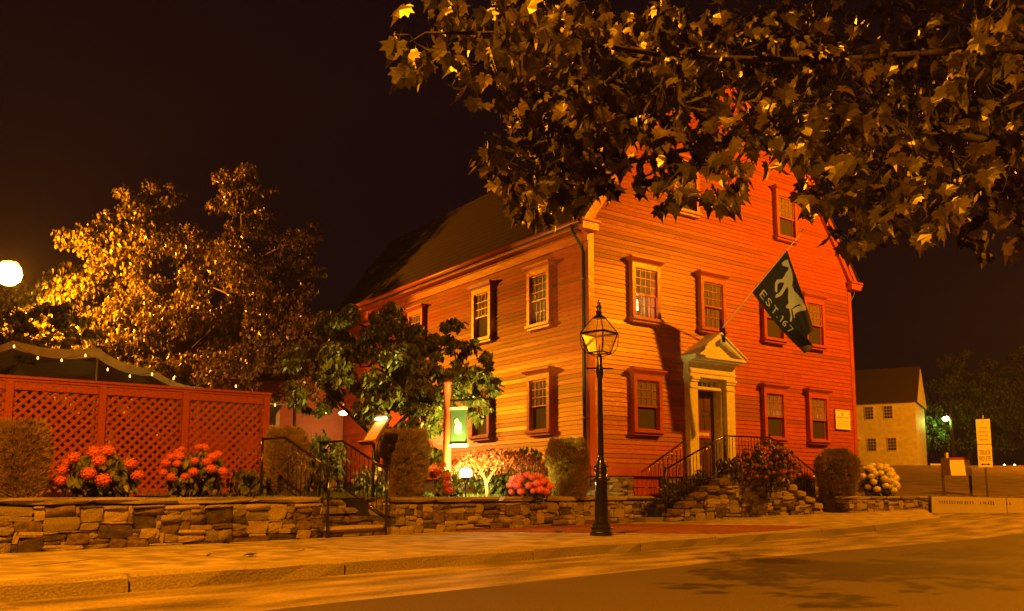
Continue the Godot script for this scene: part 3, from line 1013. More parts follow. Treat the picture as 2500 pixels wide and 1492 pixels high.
	put("base", lathe_mesh([Vector2(0.001, 0.0), Vector2(0.06, 0.0), Vector2(0.05, 0.03), Vector2(0.02, 0.07), Vector2(0.045, 0.14), Vector2(0.015, 0.22)], 12), M.brass, lamp)
	put("lamp_shade", lathe_mesh([Vector2(0.085, 0.20), Vector2(0.075, 0.44)], 16), M.lamp_shade, lamp)
	lamp_light(lamp, Vector3(0, 0.32, 0), Color(1, 0.8, 0.45), 0.5, 0.05)

func build_door(o: Node3D) -> void:
	var s := holder("door_surround", o, Vector3(0.03, 0, 0))
	var YB := 1.05
	for k in [-1, 1]:
		# pilaster: plinth, shaft, cap
		var a := 0.53 if k > 0 else -0.835
		var b := 0.835 if k > 0 else -0.53
		box("pilaster", Vector3(a, YB + 0.25, -0.1), Vector3(b, 3.36, 0.17), M.white_paint, s)
		box("plinth", Vector3(a - 0.02, YB, -0.1), Vector3(b + 0.02, YB + 0.25, 0.2), M.white_paint, s)
		box("necking", Vector3(a - 0.012, 3.2, -0.1), Vector3(b + 0.012, 3.24, 0.19), M.white_paint, s)
		box("capital", Vector3(a - 0.02, 3.36, -0.1), Vector3(b + 0.02, 3.42, 0.2), M.white_paint, s)
		box("capital", Vector3(a - 0.045, 3.42, -0.1), Vector3(b + 0.045, 3.48, 0.225), M.white_paint, s)
	var st := begin()
	brick(st, Vector3(-0.86, 3.48, -0.1), Vector3(0.86, 3.58, 0.18))
	brick(st, Vector3(-0.875, 3.58, -0.1), Vector3(0.875, 3.64, 0.2))
	brick(st, Vector3(-0.86, 3.64, -0.1), Vector3(0.86, 3.84, 0.18))
	put("entablature", done(st), M.white_paint, s)
	st = begin()
	brick(st, Vector3(-0.88, 3.84, 0.0), Vector3(0.88, 3.88, 0.3))
	brick(st, Vector3(-0.9, 3.88, 0.0), Vector3(0.9, 3.92, 0.44))
	brick(st, Vector3(-0.93, 3.92, 0.0), Vector3(0.93, 3.985, 0.49))
	put("cornice", done(st), M.white_paint, s)
	st = begin()
	var apex := 4.56
	hexa(st, [Vector3(-0.82, 3.986, 0.36), Vector3(0.82, 3.986, 0.36), Vector3(0.82, 3.986, 0.0), Vector3(-0.82, 3.986, 0.0), Vector3(-0.01, apex - 0.12, 0.36), Vector3(0.01, apex - 0.12, 0.36), Vector3(0.01, apex - 0.12, 0.0), Vector3(-0.01, apex - 0.12, 0.0)])
	put("tympanum", done(st), M.white_paint, s)
	for k in [-1, 1]:
		st = begin()
		hexa(st, [Vector3(k * 0.93, 3.987, 0.49), Vector3(k * 0.8, 3.987, 0.49), Vector3(k * 0.8, 3.987, 0.0), Vector3(k * 0.93, 3.987, 0.0), Vector3(0, apex, 0.49), Vector3(0, apex - 0.11, 0.49), Vector3(0, apex - 0.11, 0.0), Vector3(0, apex, 0.0)])
		put("raking_cornice", done(st), M.white_paint, s)
		st = begin()
		hexa(st, [Vector3(k * 0.97, 3.99, 0.53), Vector3(k * 0.93, 3.99, 0.53), Vector3(k * 0.93, 3.99, 0.0), Vector3(k * 0.97, 3.99, 0.0), Vector3(0, apex + 0.045, 0.53), Vector3(0, apex + 0.002, 0.53), Vector3(0, apex + 0.002, 0.0), Vector3(0, apex + 0.045, 0.0)])
		put("pediment_roof", done(st), M.white_paint, s)
	# jambs and frame of the recess
	box("jamb", Vector3(-0.53, YB, -0.3), Vector3(-0.45, 3.48, 0.05), M.white_paint, s)
	box("jamb", Vector3(0.45, YB, -0.3), Vector3(0.53, 3.48, 0.05), M.white_paint, s)
	box("transom_bar", Vector3(-0.45, 3.2, -0.25), Vector3(0.45, 3.27, 0.06), M.white_paint, s)
	box("lintel", Vector3(-0.45, 3.44, -0.3), Vector3(0.45, 3.48, 0.04), M.white_paint, s)
	box("transom_light", Vector3(-0.45, 3.27, -0.11), Vector3(0.45, 3.44, -0.1), M.glass, s)
	for i in 4:
		box("muntin", Vector3(-0.27 + i * 0.18 - 0.01, 3.27, -0.098), Vector3(-0.27 + i * 0.18 + 0.01, 3.44, -0.07), M.white_paint, s)
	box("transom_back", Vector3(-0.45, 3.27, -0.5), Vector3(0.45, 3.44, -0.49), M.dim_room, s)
	for x in [-0.2, 0.22]:
		put("hall_bulb", lathe_mesh([Vector2(0.003, -0.02), Vector2(0.018, 0.0), Vector2(0.012, 0.025), Vector2(0.002, 0.04)], 8), M.small_bulb, s, Transform3D(Basis(), Vector3(x, 3.33, -0.2)))
	# six-panel door
	var d := holder("door", o, Vector3(0.03, YB, -0.2))
	box("leaf", Vector3(-0.448, 0.02, -0.03), Vector3(0.448, 2.148, 0.0), M.door_paint, d)
	for c in [-1, 1]:
		for r in [[0.12, 0.72], [0.86, 1.5], [1.66, 2.02]]:
			box("panel", Vector3(c * 0.215 - 0.14, r[0], 0.001), Vector3(c * 0.215 + 0.14, r[1], 0.012), M.door_paint, d)
			box("panel_rim", Vector3(c * 0.215 - 0.165, r[0] - 0.025, 0.001), Vector3(c * 0.215 + 0.165, r[0] - 0.003, 0.02), M.door_paint, d)
			box("panel_rim", Vector3(c * 0.215 - 0.165, r[1] + 0.003, 0.001), Vector3(c * 0.215 + 0.165, r[1] + 0.025, 0.02), M.door_paint, d)
	put("handle", tube_mesh([Vector3(-0.38, 1.0, 0.0), Vector3(-0.38, 1.0, 0.06), Vector3(-0.38, 0.85, 0.06), Vector3(-0.38, 0.85, 0.0)], [0.012], 6), M.brass, d)
	var sg := holder("door_sign", o, Vector3(0.03, YB + 1.05, -0.185))
	box("board", Vector3(-0.27, -0.1, 0.0), Vector3(0.27, 0.1, 0.02), M.sign_wood, sg)
	st = begin()
	for i in 9:
		var x := -0.2 + i * 0.047
		brick(st, Vector3(x, -0.02 - 0.012 * (i % 3), 0.021), Vector3(x + 0.03, 0.03 + 0.012 * ((i + 1) % 2), 0.025))
	put("lettering", done(st), M.sign_white, sg)

# ------------------------------------------------------------------ stoop
func build_stoop() -> void:
	var o := thing("stone_stoop", "rubble stone stoop with steps down both sides to the front door", "steps", HOUSE_AT, HOUSE_TURN)
	var top := 1.04
	var gl := 0.03
	var gr := 0.14
	var zf := 1.36
	var line := func(x: float) -> float:
		return top - 0.06 if absf(x) < 0.9 else top - 0.06 - (-0.9 - x) * (top - gl - 0.15) / 1.9 if x < 0 else top - 0.06 - (x - 0.9) * (top - gr - 0.2) / 1.6
	box("core", Vector3(-0.9, -0.05, 0.06), Vector3(0.9, top - 0.05, zf - 0.06), M.mortar, o)
	rubble(o, 5.6, 1.0, zf, 0.3, 16, func(x, y): return y < line.call(x) and x > -2.85 and x < 2.65, -2.95, 0.02)
	box("landing", Vector3(-0.92, top - 0.06, 0.04), Vector3(0.92, top + 0.01, zf + 0.05), M.granite, o)
	for i in 5:
		var y := top - (i + 1) * (top - gl) / 6.0
		var x := -0.92 - i * 0.38
		box("riser", Vector3(x - 0.38, -0.05, 0.06), Vector3(x - 0.001, y - 0.06, zf - 0.04), M.mortar, o)
		box("tread", Vector3(x - 0.40, y - 0.06, 0.04), Vector3(x, y, zf + 0.02), M.stone_grey, o)
		y = top - (i + 1) * (top - gr) / 6.0
		x = 0.92 + i * 0.33
		box("riser", Vector3(x + 0.001, -0.05, 0.06), Vector3(x + 0.33, y - 0.06, zf - 0.04), M.mortar, o)
		box("tread", Vector3(x, y - 0.06, 0.04), Vector3(x + 0.35, y, zf + 0.02), M.stone_grey, o)
		# sloping coping blocks along the outer edge
		var b := Basis(Vector3.FORWARD, rng.randf_range(0.05, 0.22)) * Basis.from_scale(Vector3(rng.randf_range(0.34, 0.44), rng.randf_range(0.11, 0.16), 0.36))
		put("coping_stone", stones[(i * 3) % 10], M.stone_tan, o, Transform3D(b, Vector3(x + 0.15, y + 0.03, zf - 0.08)))
		put("coping_stone", stones[(i * 2 + 1) % 10], M.stone_brown, o, Transform3D(Basis(Vector3.FORWARD, -rng.randf_range(0.05, 0.25)) * Basis.from_scale(Vector3(rng.randf_range(0.34, 0.46), rng.randf_range(0.1, 0.16), 0.36)), Vector3(-1.1 - i * 0.38, top - (i + 1) * (top - gl) / 6.0 + 0.02, zf - 0.08)))
	# wrought iron railing
	var r := thing("stoop_railing", "black iron railing down both sides of the front stoop", "railing", HOUSE_AT, HOUSE_TURN)
	var z := 1.27
	var path := [Vector3(-2.82, 1.14, z), Vector3(-0.85, 1.95, z), Vector3(0.78, 1.97, z), Vector3(1.05, 1.9, z), Vector3(2.47, 1.18, z)]
	put("handrail", tube_mesh(path, [0.02], 8), M.iron, r)
	put("lower_rail", tube_mesh([Vector3(-2.78, 0.42, z), Vector3(-0.88, 1.2, z), Vector3(0.78, 1.2, z), Vector3(2.4, 0.4, z)], [0.011], 6), M.iron, r)
	for p in [[-2.82, 0.02, 1.2], [-0.85, 1.03, 1.97], [0.78, 1.03, 2.06], [2.47, 0.16, 1.22]]:
		put("post", tube_mesh([Vector3(p[0], p[1], z), Vector3(p[0], p[2], z)], [0.024], 8), M.iron, r)
	var x := -2.7
	while x < 2.42:
		var t := 0.0
		for i in path.size() - 1:
			if x >= path[i].x and x <= path[i + 1].x:
				t = lerpf(path[i].y, path[i + 1].y, (x - path[i].x) / (path[i + 1].x - path[i].x))
		put("baluster", tube_mesh([Vector3(x, t - (0.78 if absf(x) < 0.9 else 0.92) + (0.08 if x < 0 else 0.0), z), Vector3(x, t, z)], [0.0085], 5), M.iron, r)
		x += 0.112
	# rear rail by the wall on the left flight
	var r2 := thing("stoop_railing", "short black iron railing beside the left flight against the wall", "railing", HOUSE_AT, HOUSE_TURN)
	put("handrail", tube_mesh([Vector3(-2.2, 1.25, 0.16), Vector3(-0.98, 1.9, 0.16)], [0.018], 8), M.iron, r2)
	for i in 9:
		var xx := -2.2 + i * 0.15
		put("baluster", tube_mesh([Vector3(xx, 0.35 + i * 0.075, 0.16), Vector3(xx, 1.25 + i * 0.08, 0.16)], [0.009], 5), M.iron, r2)
	# plaque on the facade
	var pl := thing("wall_plaque", "white square plaque with crest on red wall near right corner", "plaque", HOUSE_AT, HOUSE_TURN)
	box("panel", Vector3(5.31, 2.46, 0.03), Vector3(5.99, 2.99, 0.055), M.sign_white, pl)
	var st := begin()
	brick(st, Vector3(5.29, 2.44, 0.03), Vector3(6.01, 2.46, 0.07))
	brick(st, Vector3(5.29, 2.99, 0.03), Vector3(6.01, 3.01, 0.07))
	brick(st, Vector3(5.29, 2.46, 0.03), Vector3(5.31, 2.99, 0.07))
	brick(st, Vector3(5.99, 2.46, 0.03), Vector3(6.01, 2.99, 0.07))
	put("frame", done(st), M.white_paint, pl)
	st = begin()
	for w in [[5.37, 5.5, 2.775], [5.52, 5.66, 2.775], [5.74, 5.92, 2.775]]:
		var xx: float = w[0]
		while xx < w[1]:
			brick(st, Vector3(xx, w[2], 0.056), Vector3(xx + 0.014, w[2] + 0.028, 0.058))
			xx += 0.023
	for yy in [2.67, 2.6, 2.54]:
		var xx := 5.42
		while xx < 5.88:
			brick(st, Vector3(xx, yy, 0.056), Vector3(xx + rng.randf_range(0.01, 0.03), yy + 0.012, 0.058))
			xx += 0.037
	put("lettering", done(st), M.letter_grey, pl)
	var crest := begin()
	lathe(crest, [Vector2(0.045, 0), Vector2(0.03, 0.004), Vector2(0.001, 0.004)], 8)
	put("crest", done(crest), M.letter_grey, pl, Transform3D(Basis(Vector3.RIGHT, PI / 2) * Basis.from_scale(Vector3(1, 1, 1.35)), Vector3(5.63, 2.88, 0.056)))

# ------------------------------------------------------------------ garden walls, steps
func build_walls() -> void:
	stone_wall("low rubble stone wall below the lattice fence, at left", on_wall(-2.6, 0), on_wall(4.2, 0), 0.58, 0.42, 26)
	stone_wall("low rubble stone wall between the garden steps and gas lamp", on_wall(5.42, 0), on_wall(13.6, 0), 0.565, 0.42, 24)
	var hx := Transform3D(Basis(Vector3.UP, HOUSE_TURN), HOUSE_AT)
	var w := stone_wall("low stone wall under the white hydrangea, right of the stoop", hx * Vector3(3.25, 0.12, 1.7), hx * Vector3(7.0, 0.12, 1.7), 0.43, 0.38, 5)
	box("return_wall", Vector3(0.02, -0.2, -1.6), Vector3(0.3, 0.36, -0.381), M.stone_dark, w)
	w.rotation.y = HOUSE_TURN
	# garden ground behind the walls
	var st := begin(true)
	var gy := func(a: float, b: float) -> float: return 0.5 + clampf(b * 0.016, 0.0, 0.6)
	for i in 44:
		for j in 26:
			var a0 := -16.0 + i * 0.68
			var b0 := 0.3 + j * (0.4 + j * 0.09)
			var b1 := 0.3 + (j + 1) * (0.4 + (j + 1) * 0.09)
			if a0 + 0.68 > 4.3 and a0 < 5.3 and b0 < 1.0:
				continue
			var v := []
			for c in [[a0, b0], [a0, b1], [a0 + 0.68, b1], [a0 + 0.68, b0]]:
				var p := on_wall(c[0], c[1])
				p.y = gy.call(c[0], c[1]) + rng.randf() * 0.0
				v.append(p)
			if a0 > 13.0:
				continue
			quad(st, v[0], v[1], v[2], v[3])
	setting("garden_bed", done(st), M.soil)
	# lawn patches, a separate sheet a little above the soil
	st = begin(true)
	for i in 26:
		for j in 12:
			var a0 := 3.6 + i * 0.36
			var b0 := 1.3 + j * 0.45
			var v := []
			for c in [[a0, b0], [a0, b0 + 0.45], [a0 + 0.36, b0 + 0.45], [a0 + 0.36, b0]]:
				var p := on_wall(c[0], c[1])
				p.y = gy.call(c[0], c[1]) + 0.02
				v.append(p)
			quad(st, v[0], v[1], v[2], v[3])
	setting("lawn", done(st), M.lawn)
	var xfs := []
	var tints := []
	for i in 5200:
		var a := rng.randf_range(3.6, 12.9)
		var b := rng.randf_range(1.3, 6.0)
		var p := on_wall(a, b)
		p.y = gy.call(a, b) + 0.02
		xfs.append(Transform3D(Basis.from_euler(Vector3(rng.randf_range(-0.5, 0.5), rng.randf() * TAU, rng.randf_range(-0.5, 0.5))).scaled(Vector3.ONE * rng.randf_range(0.7, 1.3)), p))
	for i in 40:
		tints.append(Color(0.09, 0.13, 0.03) * rng.randf_range(0.7, 1.2))
	var gs := begin()
	for k in 3:
		var an := k * 2.1
		var d := Vector3(cos(an), 0, sin(an))
		tri(gs, d * 0.02 - d.cross(Vector3.UP) * 0.006, d * 0.02 + d.cross(Vector3.UP) * 0.006, d * 0.045 + Vector3(0, 0.07, 0))
	var gr := cluster("grass", done(gs), M.shrub_leaf, xfs, tints, self)
	tag(gr, "short lawn grass behind the low stone wall and shrubs", "grass")
	# garden steps between the walls
	var s := thing("garden_steps", "dark stone steps up through the gap in the garden wall", "steps", on_wall(4.2, 0), atan2(-WD.z, WD.x))
	for i in 4:
		var y := 0.02 + (i + 1) * 0.125
		var z := 0.05 - i * 0.3
		box("core", Vector3(0.05, -0.1, z - 0.36), Vector3(1.18, y - 0.07, z - 0.03), M.mortar, s)
		var b := Basis.from_scale(Vector3(1.16, 0.085, 0.38))
		put("tread", stones[i], [M.stone_tan, M.stone_brown, M.stone_grey, M.stone_brown][i], s, Transform3D(b, Vector3(0.61, y - 0.035, z - 0.16)))
		var x := 0.05
		while x < 1.1:
			var w2 := minf(rng.randf_range(0.16, 0.4), 1.18 - x)
			put("riser_stone", stones[rng.randi() % 10], stone_mat(), s, Transform3D(Basis.from_scale(Vector3(w2, 0.09, 0.12)), Vector3(x + w2 * 0.5, y - 0.095, z - 0.06)))
			x += w2
	for e in [[0.04, "black iron handrail at left of the garden steps"], [1.16, "black iron handrail below the menu board at the garden steps"]]:
		var r := thing("iron_handrail", e[1], "railing", on_wall(4.2, 0), atan2(-WD.z, WD.x), "garden step handrails")
		var x: float = e[0]
		put("handrail", tube_mesh([Vector3(x, 0.98, 0.08), Vector3(x, 1.45, -0.95), Vector3(x, 1.45, -1.5)], [0.02], 8), M.iron, r)
		put("lower_rail", tube_mesh([Vector3(x, 0.28, 0.06), Vector3(x, 0.72, -0.95), Vector3(x, 0.72, -1.5)], [0.011], 6), M.iron, r)
		put("post", tube_mesh([Vector3(x, 0.0, 0.08), Vector3(x, 1.0, 0.08)], [0.02], 8), M.iron, r)
		put("post", tube_mesh([Vector3(x, 0.45, -1.5), Vector3(x, 1.47, -1.5)], [0.02], 8), M.iron, r)
		for i in 9:
			var f := (i + 1) / 10.0
			put("baluster", tube_mesh([Vector3(x, lerpf(0.3, 0.72, f), lerpf(0.06, -0.95, f)), Vector3(x, lerpf(1.0, 1.44, f), lerpf(0.08, -0.95, f))], [0.008], 5), M.iron, r)

# ------------------------------------------------------------------ menu board, hanging sign, flood light, plant stand
func build_garden_things() -> void:
	var m := thing("menu_board", "sloping lit menu board on a black post by the steps", "menu board", Vector3(-2.3, 0.5, -14.65), -0.8)
	put("post", tube_mesh([Vector3.ZERO, Vector3(0, 1.05, 0)], [0.028], 8), M.iron, m)
	var tilt := holder("case", m, Vector3(0.05, 1.16, 0), 0.0)
	tilt.rotation = Vector3(-0.62, 0, 0)
	box("back", Vector3(-0.22, -0.25, -0.03), Vector3(0.20, 0.27, 0.0), M.sign_brown, tilt)
	box("page", Vector3(-0.16, -0.2, 0.001), Vector3(0.16, 0.18, 0.006), M.paper, tilt)
	box("ledge", Vector3(-0.21, -0.28, -0.03), Vector3(0.21, -0.25, 0.06), M.sign_wood, tilt)
	box("lamp_tube", Vector3(-0.15, 0.205, 0.02), Vector3(0.15, 0.235, 0.05), M.warm_bulb, tilt)
	box("lamp_cover", Vector3(-0.19, 0.245, -0.01), Vector3(0.19, 0.26, 0.08), M.sign_brown, tilt)
	lamp_light(tilt, Vector3(0, 0.17, 0.09), Color(1, 0.75, 0.4), 0.02, 0.04)

	var p := thing("hanging_sign", "red post with hanging green sign showing a white horse", "sign", Vector3(-1.2, 0.5, -16.3), -0.5)
	put("post", lathe_mesh([Vector2(0.075, 0.0), Vector2(0.075, 1.55), Vector2(0.068, 1.56), Vector2(0.068, 2.14), Vector2(0.08, 2.15), Vector2(0.08, 2.19), Vector2(0.0, 2.25)], 12), M.sign_wood, p)
	bar("arm", Vector3(0.05, 1.83, 0), Vector3(0.62, 1.83, 0), 0.03, 0.04, M.iron, p)
	put("brace", tube_mesh([Vector3(0.06, 2.1, 0), Vector3(0.55, 1.85, 0)], [0.01], 6), M.iron, p)
	for x in [0.13, 0.36]:
		put("hook", tube_mesh([Vector3(x, 1.82, 0), Vector3(x, 1.66, 0)], [0.006], 5), M.iron, p)
	box("board", Vector3(0.09, 1.02, -0.06), Vector3(0.40, 1.66, 0.02), M.sign_green, p)
	box("board_top", Vector3(0.075, 1.66, -0.035), Vector3(0.415, 1.70, 0.035), M.sign_white, p)
	box("board_foot", Vector3(0.06, 0.97, -0.045), Vector3(0.43, 1.02, 0.045), M.sign_white, p)
	# white horse emblem: head, body, legs
	var hs := [Vector2(-0.06, 0.14), Vector2(-0.03, 0.165), Vector2(0.0, 0.15), Vector2(0.02, 0.1), Vector2(0.06, 0.08), Vector2(0.075, 0.03), Vector2(0.07, -0.03), Vector2(0.075, -0.12), Vector2(0.05, -0.12), Vector2(0.045, -0.05), Vector2(0.02, -0.03), Vector2(0.015, -0.13), Vector2(-0.012, -0.13), Vector2(-0.015, -0.04), Vector2(-0.035, 0.0), Vector2(-0.04, -0.11), Vector2(-0.062, -0.11), Vector2(-0.065, 0.02), Vector2(-0.045, 0.07), Vector2(-0.07, 0.09), Vector2(-0.085, 0.075), Vector2(-0.08, 0.11)]
	put("horse_emblem", plate(hs, 0.006), M.sign_white, p, Transform3D(Basis(), Vector3(0.25, 1.33, 0.021)))
	# flood light on a stake
	var f := thing("flood_light", "bright garden flood light on a stake below the hanging sign", "light", Vector3(-0.82, 0.5, -15.75))
	put("stake", tube_mesh([Vector3(0, 0, 0), Vector3(0, 0.36, 0)], [0.014], 6), M.matt_iron, f)
	put("shroud", lathe_mesh([Vector2(0.002, 0.0), Vector2(0.05, 0.01), Vector2(0.075, 0.07)], 14), M.matt_iron, f, Transform3D(Basis(), Vector3(0, 0.34, 0)))
	put("bulb", lathe_mesh([Vector2(0.03, 0.0), Vector2(0.085, 0.03), Vector2(0.11, 0.09), Vector2(0.08, 0.16), Vector2(0.002, 0.19)], 14), M.flood_lens, f, Transform3D(Basis(), Vector3(0, 0.39, 0)))
	var sp := SpotLight3D.new()
	sp.name = "lamp_light"
	sp.light_color = Color(1.0, 0.87, 0.36)
	sp.light_energy = 30.0
	sp.light_size = 0.08
	sp.spot_range = 60.0
	sp.spot_attenuation = 2.0
	sp.spot_angle = 72.0
	sp.spot_angle_attenuation = 0.35
	sp.shadow_enabled = true
	f.add_child(sp)
	sp.position = Vector3(0, 0.48, 0)
	sp.basis = Basis.looking_at(Vector3(-0.12, 0.62, -0.78).normalized())
	# wire plant stand with a dark trough in front of the foundation
	var hx := Transform3D(Basis(Vector3.UP, HOUSE_TURN), HOUSE_AT)
	var s := thing("plant_stand", "curly black wire plant stand with dark trough below the cellar hatch", "plant stand", hx * Vector3(-2.75, 0.03, 0.8), HOUSE_TURN)
	for sx in [-0.4, 0.4]:
		put("leg", tube_mesh([Vector3(sx, 0, 0.2), Vector3(sx, 0.5, -0.12), Vector3(sx, 0.72, -0.2)], [0.012], 6), M.iron, s)
		var pts := []
		for i in 17:
			var a := i * 0.5
			pts.append(Vector3(sx * 1.05, 0.33 + sin(a) * 0.14 * (1 - i * 0.045), 0.12 + cos(a) * 0.14 * (1 - i * 0.045)))
		put("scroll", tube_mesh(pts, [0.009], 5), M.iron, s)
	for yz in [[0.5, -0.12], [0.72, -0.2], [0.25, 0.05]]:
		put("rail", tube_mesh([Vector3(-0.42, yz[0], yz[1]), Vector3(0.42, yz[0], yz[1])], [0.012], 6), M.iron, s)
	for i in 7:
		var x := -0.36 + i * 0.12
		put("wire", tube_mesh([Vector3(x, 0.25, 0.05), Vector3(x + 0.03, 0.38, -0.06), Vector3(x, 0.5, -0.12)], [0.006], 5), M.iron, s)
	var st := begin()
	hexa(st, [Vector3(-0.26, 0.08, 0.36), Vector3(0.26, 0.08, 0.36), Vector3(0.26, 0.08, 0.14), Vector3(-0.26, 0.08, 0.14), Vector3(-0.3, 0.27, 0.4), Vector3(0.3, 0.27, 0.4), Vector3(0.3, 0.27, 0.1), Vector3(-0.3, 0.27, 0.1)])
	put("trough", done(st), M.plastic_bag, s)
	box("plinth", Vector3(-0.7, -0.06, 0.05), Vector3(0.75, 0.08, 0.5), M.stone_grey, s)

func plate(poly: Array, thick: float) -> ArrayMesh:
	var st := begin()
	var idx := Geometry2D.triangulate_polygon(PackedVector2Array(poly))
	for i in range(0, idx.size(), 3):
		var a: Vector2 = poly[idx[i]]
		var b: Vector2 = poly[idx[i + 1]]
		var c: Vector2 = poly[idx[i + 2]]
		tri(st, Vector3(a.x, a.y, thick), Vector3(b.x, b.y, thick), Vector3(c.x, c.y, thick))
	for i in poly.size():
		var a: Vector2 = poly[i]
		var b: Vector2 = poly[(i + 1) % poly.size()]
		quad(st, Vector3(a.x, a.y, 0), Vector3(b.x, b.y, 0), Vector3(b.x, b.y, thick), Vector3(a.x, a.y, thick))
	return done(st)

# ------------------------------------------------------------------ lattice fence, patio
func build_fence_and_patio() -> void:
	var o := thing("lattice_fence", "red lattice fence panels between square posts behind the left wall", "fence", Vector3(-4.49, 0.5, -16.0), HOUSE_TURN)
	var posts := [0.0, -1.43, -2.76, -4.1, -5.45]
	var y0 := 0.14
	var y1 := 1.80
	for x in posts:
		box("post", Vector3(x - 0.055, -0.1, -0.055), Vector3(x + 0.055, 1.86, 0.055), M.fence_paint, o)
	box("cap_rail", Vector3(-5.6, 1.905, -0.07), Vector3(0.08, 1.945, 0.07), M.fence_paint, o)
	box("top_rail", Vector3(-5.6, 1.861, -0.05), Vector3(0.07, 1.904, 0.05), M.fence_paint, o)
	for i in 4:
		var pn := holder("lattice_panel", o)
		var xa: float = posts[i + 1] + 0.056
		var xb: float = posts[i] - 0.056
		box("panel_rail", Vector3(xa, y1 - 0.07, -0.035), Vector3(xb, y1 + 0.058, 0.035), M.fence_paint, pn)
		box("panel_rail", Vector3(xa, y0 - 0.1, -0.035), Vector3(xb, y0, 0.035), M.fence_paint, pn)
		for dirn in [1, -1]:
			var c := -3.0
			while c < 3.0:
				# the line y = dirn * x + c clipped to the panel
				var pts := []
				var w := xb - xa
				var h := y1 - y0 - 0.07
				for q in [Vector2(0, c), Vector2(w, dirn * w + c)]:
					if q.y >= 0 and q.y <= h: pts.append(q)
				for q in [Vector2((0 - c) / dirn, 0), Vector2((h - c) / dirn, h)]:
					if q.x > 0 and q.x < w: pts.append(q)
				if pts.size() >= 2 and pts[0].distance_to(pts[1]) > 0.06:
					var z := 0.008 if dirn > 0 else -0.008
					var a := Vector3(xa + pts[0].x, y0 + pts[0].y, z)
					var b := Vector3(xa + pts[1].x, y0 + pts[1].y, z)
					var dv := (b - a).normalized()
					put("slat", unit_box, M.fence_paint, pn, Transform3D(Basis(dv * (a.distance_to(b) + 0.03), Vector3(0, 0, 1).cross(dv) * 0.052, Vector3(0, 0, 0.011)), (a + b) * 0.5))
				c += 0.147
	# sail canopy over the patio
	var t := thing("patio_canopy", "pale cloth patio canopy with hanging edge behind lattice fence", "canopy", Vector3(-8.7, 0.55, -18.6), 0.0)
	var peak := [Vector3(-2.2, 2.95, 1.4), Vector3(-1.36, 3.13, 1.1), Vector3(-0.05, 3.12, 0.3), Vector3(0.9, 2.75, -0.3), Vector3(1.75, 2.43, -0.9), Vector3(3.3, 2.2, -2.2)]
	var st := begin(true)
	for i in peak.size() - 1:
		for k in 6:
			var a: Vector3 = peak[i].lerp(peak[i + 1], k / 6.0)
			var b: Vector3 = peak[i].lerp(peak[i + 1], (k + 1) / 6.0)
			var sa := -0.1 * sin(k / 6.0 * PI)
			var sb := -0.1 * sin((k + 1) / 6.0 * PI)
			a.y += sa
			b.y += sb
			var drop := func(i_: int, f: float) -> float: return 0.05 + 0.16 * sin(clampf((i_ + f) / 4.0, 0, 1) * PI)
			quad(st, a, b, b - Vector3(0, drop.call(i, (k + 1) / 6.0), 0), a - Vector3(0, drop.call(i, k / 6.0), 0))
	put("valance", done(st), M.tent_cloth, t)
	st = begin(true)
	var back := Vector3(-0.6, 2.55, -4.2)
	for i in peak.size() - 1:
		for k in 6:
			var a: Vector3 = peak[i].lerp(peak[i + 1], k / 6.0)
			var b: Vector3 = peak[i].lerp(peak[i + 1], (k + 1) / 6.0)
			a.y -= 0.1 * sin(k / 6.0 * PI)
			b.y -= 0.1 * sin((k + 1) / 6.0 * PI)
			quad(st, a, a + Vector3(-1.6, -0.55, -3.6), b + Vector3(-1.6, -0.55, -3.6), b)
	put("roof_cloth", done(st), M.tent_roof, t)
	for q in [Vector3(-0.05, 2.9, 0.25), Vector3(1.7, 2.4, -0.9), Vector3(-2.1, 2.9, 1.35), Vector3(-1.6, 2.4, -3.2)]:
		put("pole", tube_mesh([Vector3(q.x, 0, q.z), q], [0.03], 8), M.steel, t)
	# string of small bulbs
	var sl := thing("string_lights", "string of small clear bulbs looped over the patio", "string lights", Vector3(-10.1, 3.7, -17.2))
	var pts := []
	for i in 29:
		var u := i / 28.0
		pts.append(Vector3(u * 5.4, -0.95 * u - 0.25 * absf(sin(u * PI * 4.0)), -2.6 * u))
	put("wire", tube_mesh(pts, [0.006], 5), M.matt_iron, sl)
	var bulb := lathe_mesh([Vector2(0.008, 0.0), Vector2(0.02, -0.035), Vector2(0.014, -0.06), Vector2(0.001, -0.068)], 8)
	for i in range(1, 28, 2):
		put("bulb", bulb, M.small_bulb, sl, Transform3D(Basis(), pts[i]))
	# lights over the patio by the annex
	for q in [[Vector3(-5.0, 2.98, -26.0), 0.12, "large round white pendant lamp glowing through the dogwood leaves"], [Vector3(-5.55, 3.02, -26.2), 0.05, "small white bulb at left of the round patio pendant"], [Vector3(-3.02, 3.3, -26.0), 0.055, "upper of two small white bulbs behind the dogwood"], [Vector3(-3.2, 3.08, -26.0), 0.045, "lower of two small white bulbs behind the dogwood"]]:
		var l := thing("patio_lamp", q[2], "lamp", q[0], 0.0, "patio lamps")
		var r: float = q[1]
		put("globe", lathe_mesh([Vector2(0.002, -r * 0.6), Vector2(r * 0.8, -r * 0.4), Vector2(r * 1.2, 0), Vector2(r * 0.8, r * 0.4), Vector2(0.002, r * 0.6)], 14), M.warm_bulb, l)
		put("cord", tube_mesh([Vector3(0, r * 0.6, 0), Vector3(0, r * 0.6 + 1.1, 0)], [0.008], 5), M.matt_iron, l)
		if r > 0.1:
			lamp_light(l, Vector3.ZERO, Color(1.0, 0.6, 0.26), 14.0, 0.1)
	# red annex beyond the patio
	var an := thing("annex", "dim red outbuilding with pale window frame behind the patio", "house", Vector3(-8.2, 0.6, -30.0), 0.28)
	box("wall", Vector3(-3.0, 0, -5), Vector3(3.4, 3.9, 0), M.red_paint, an)
	st = begin()
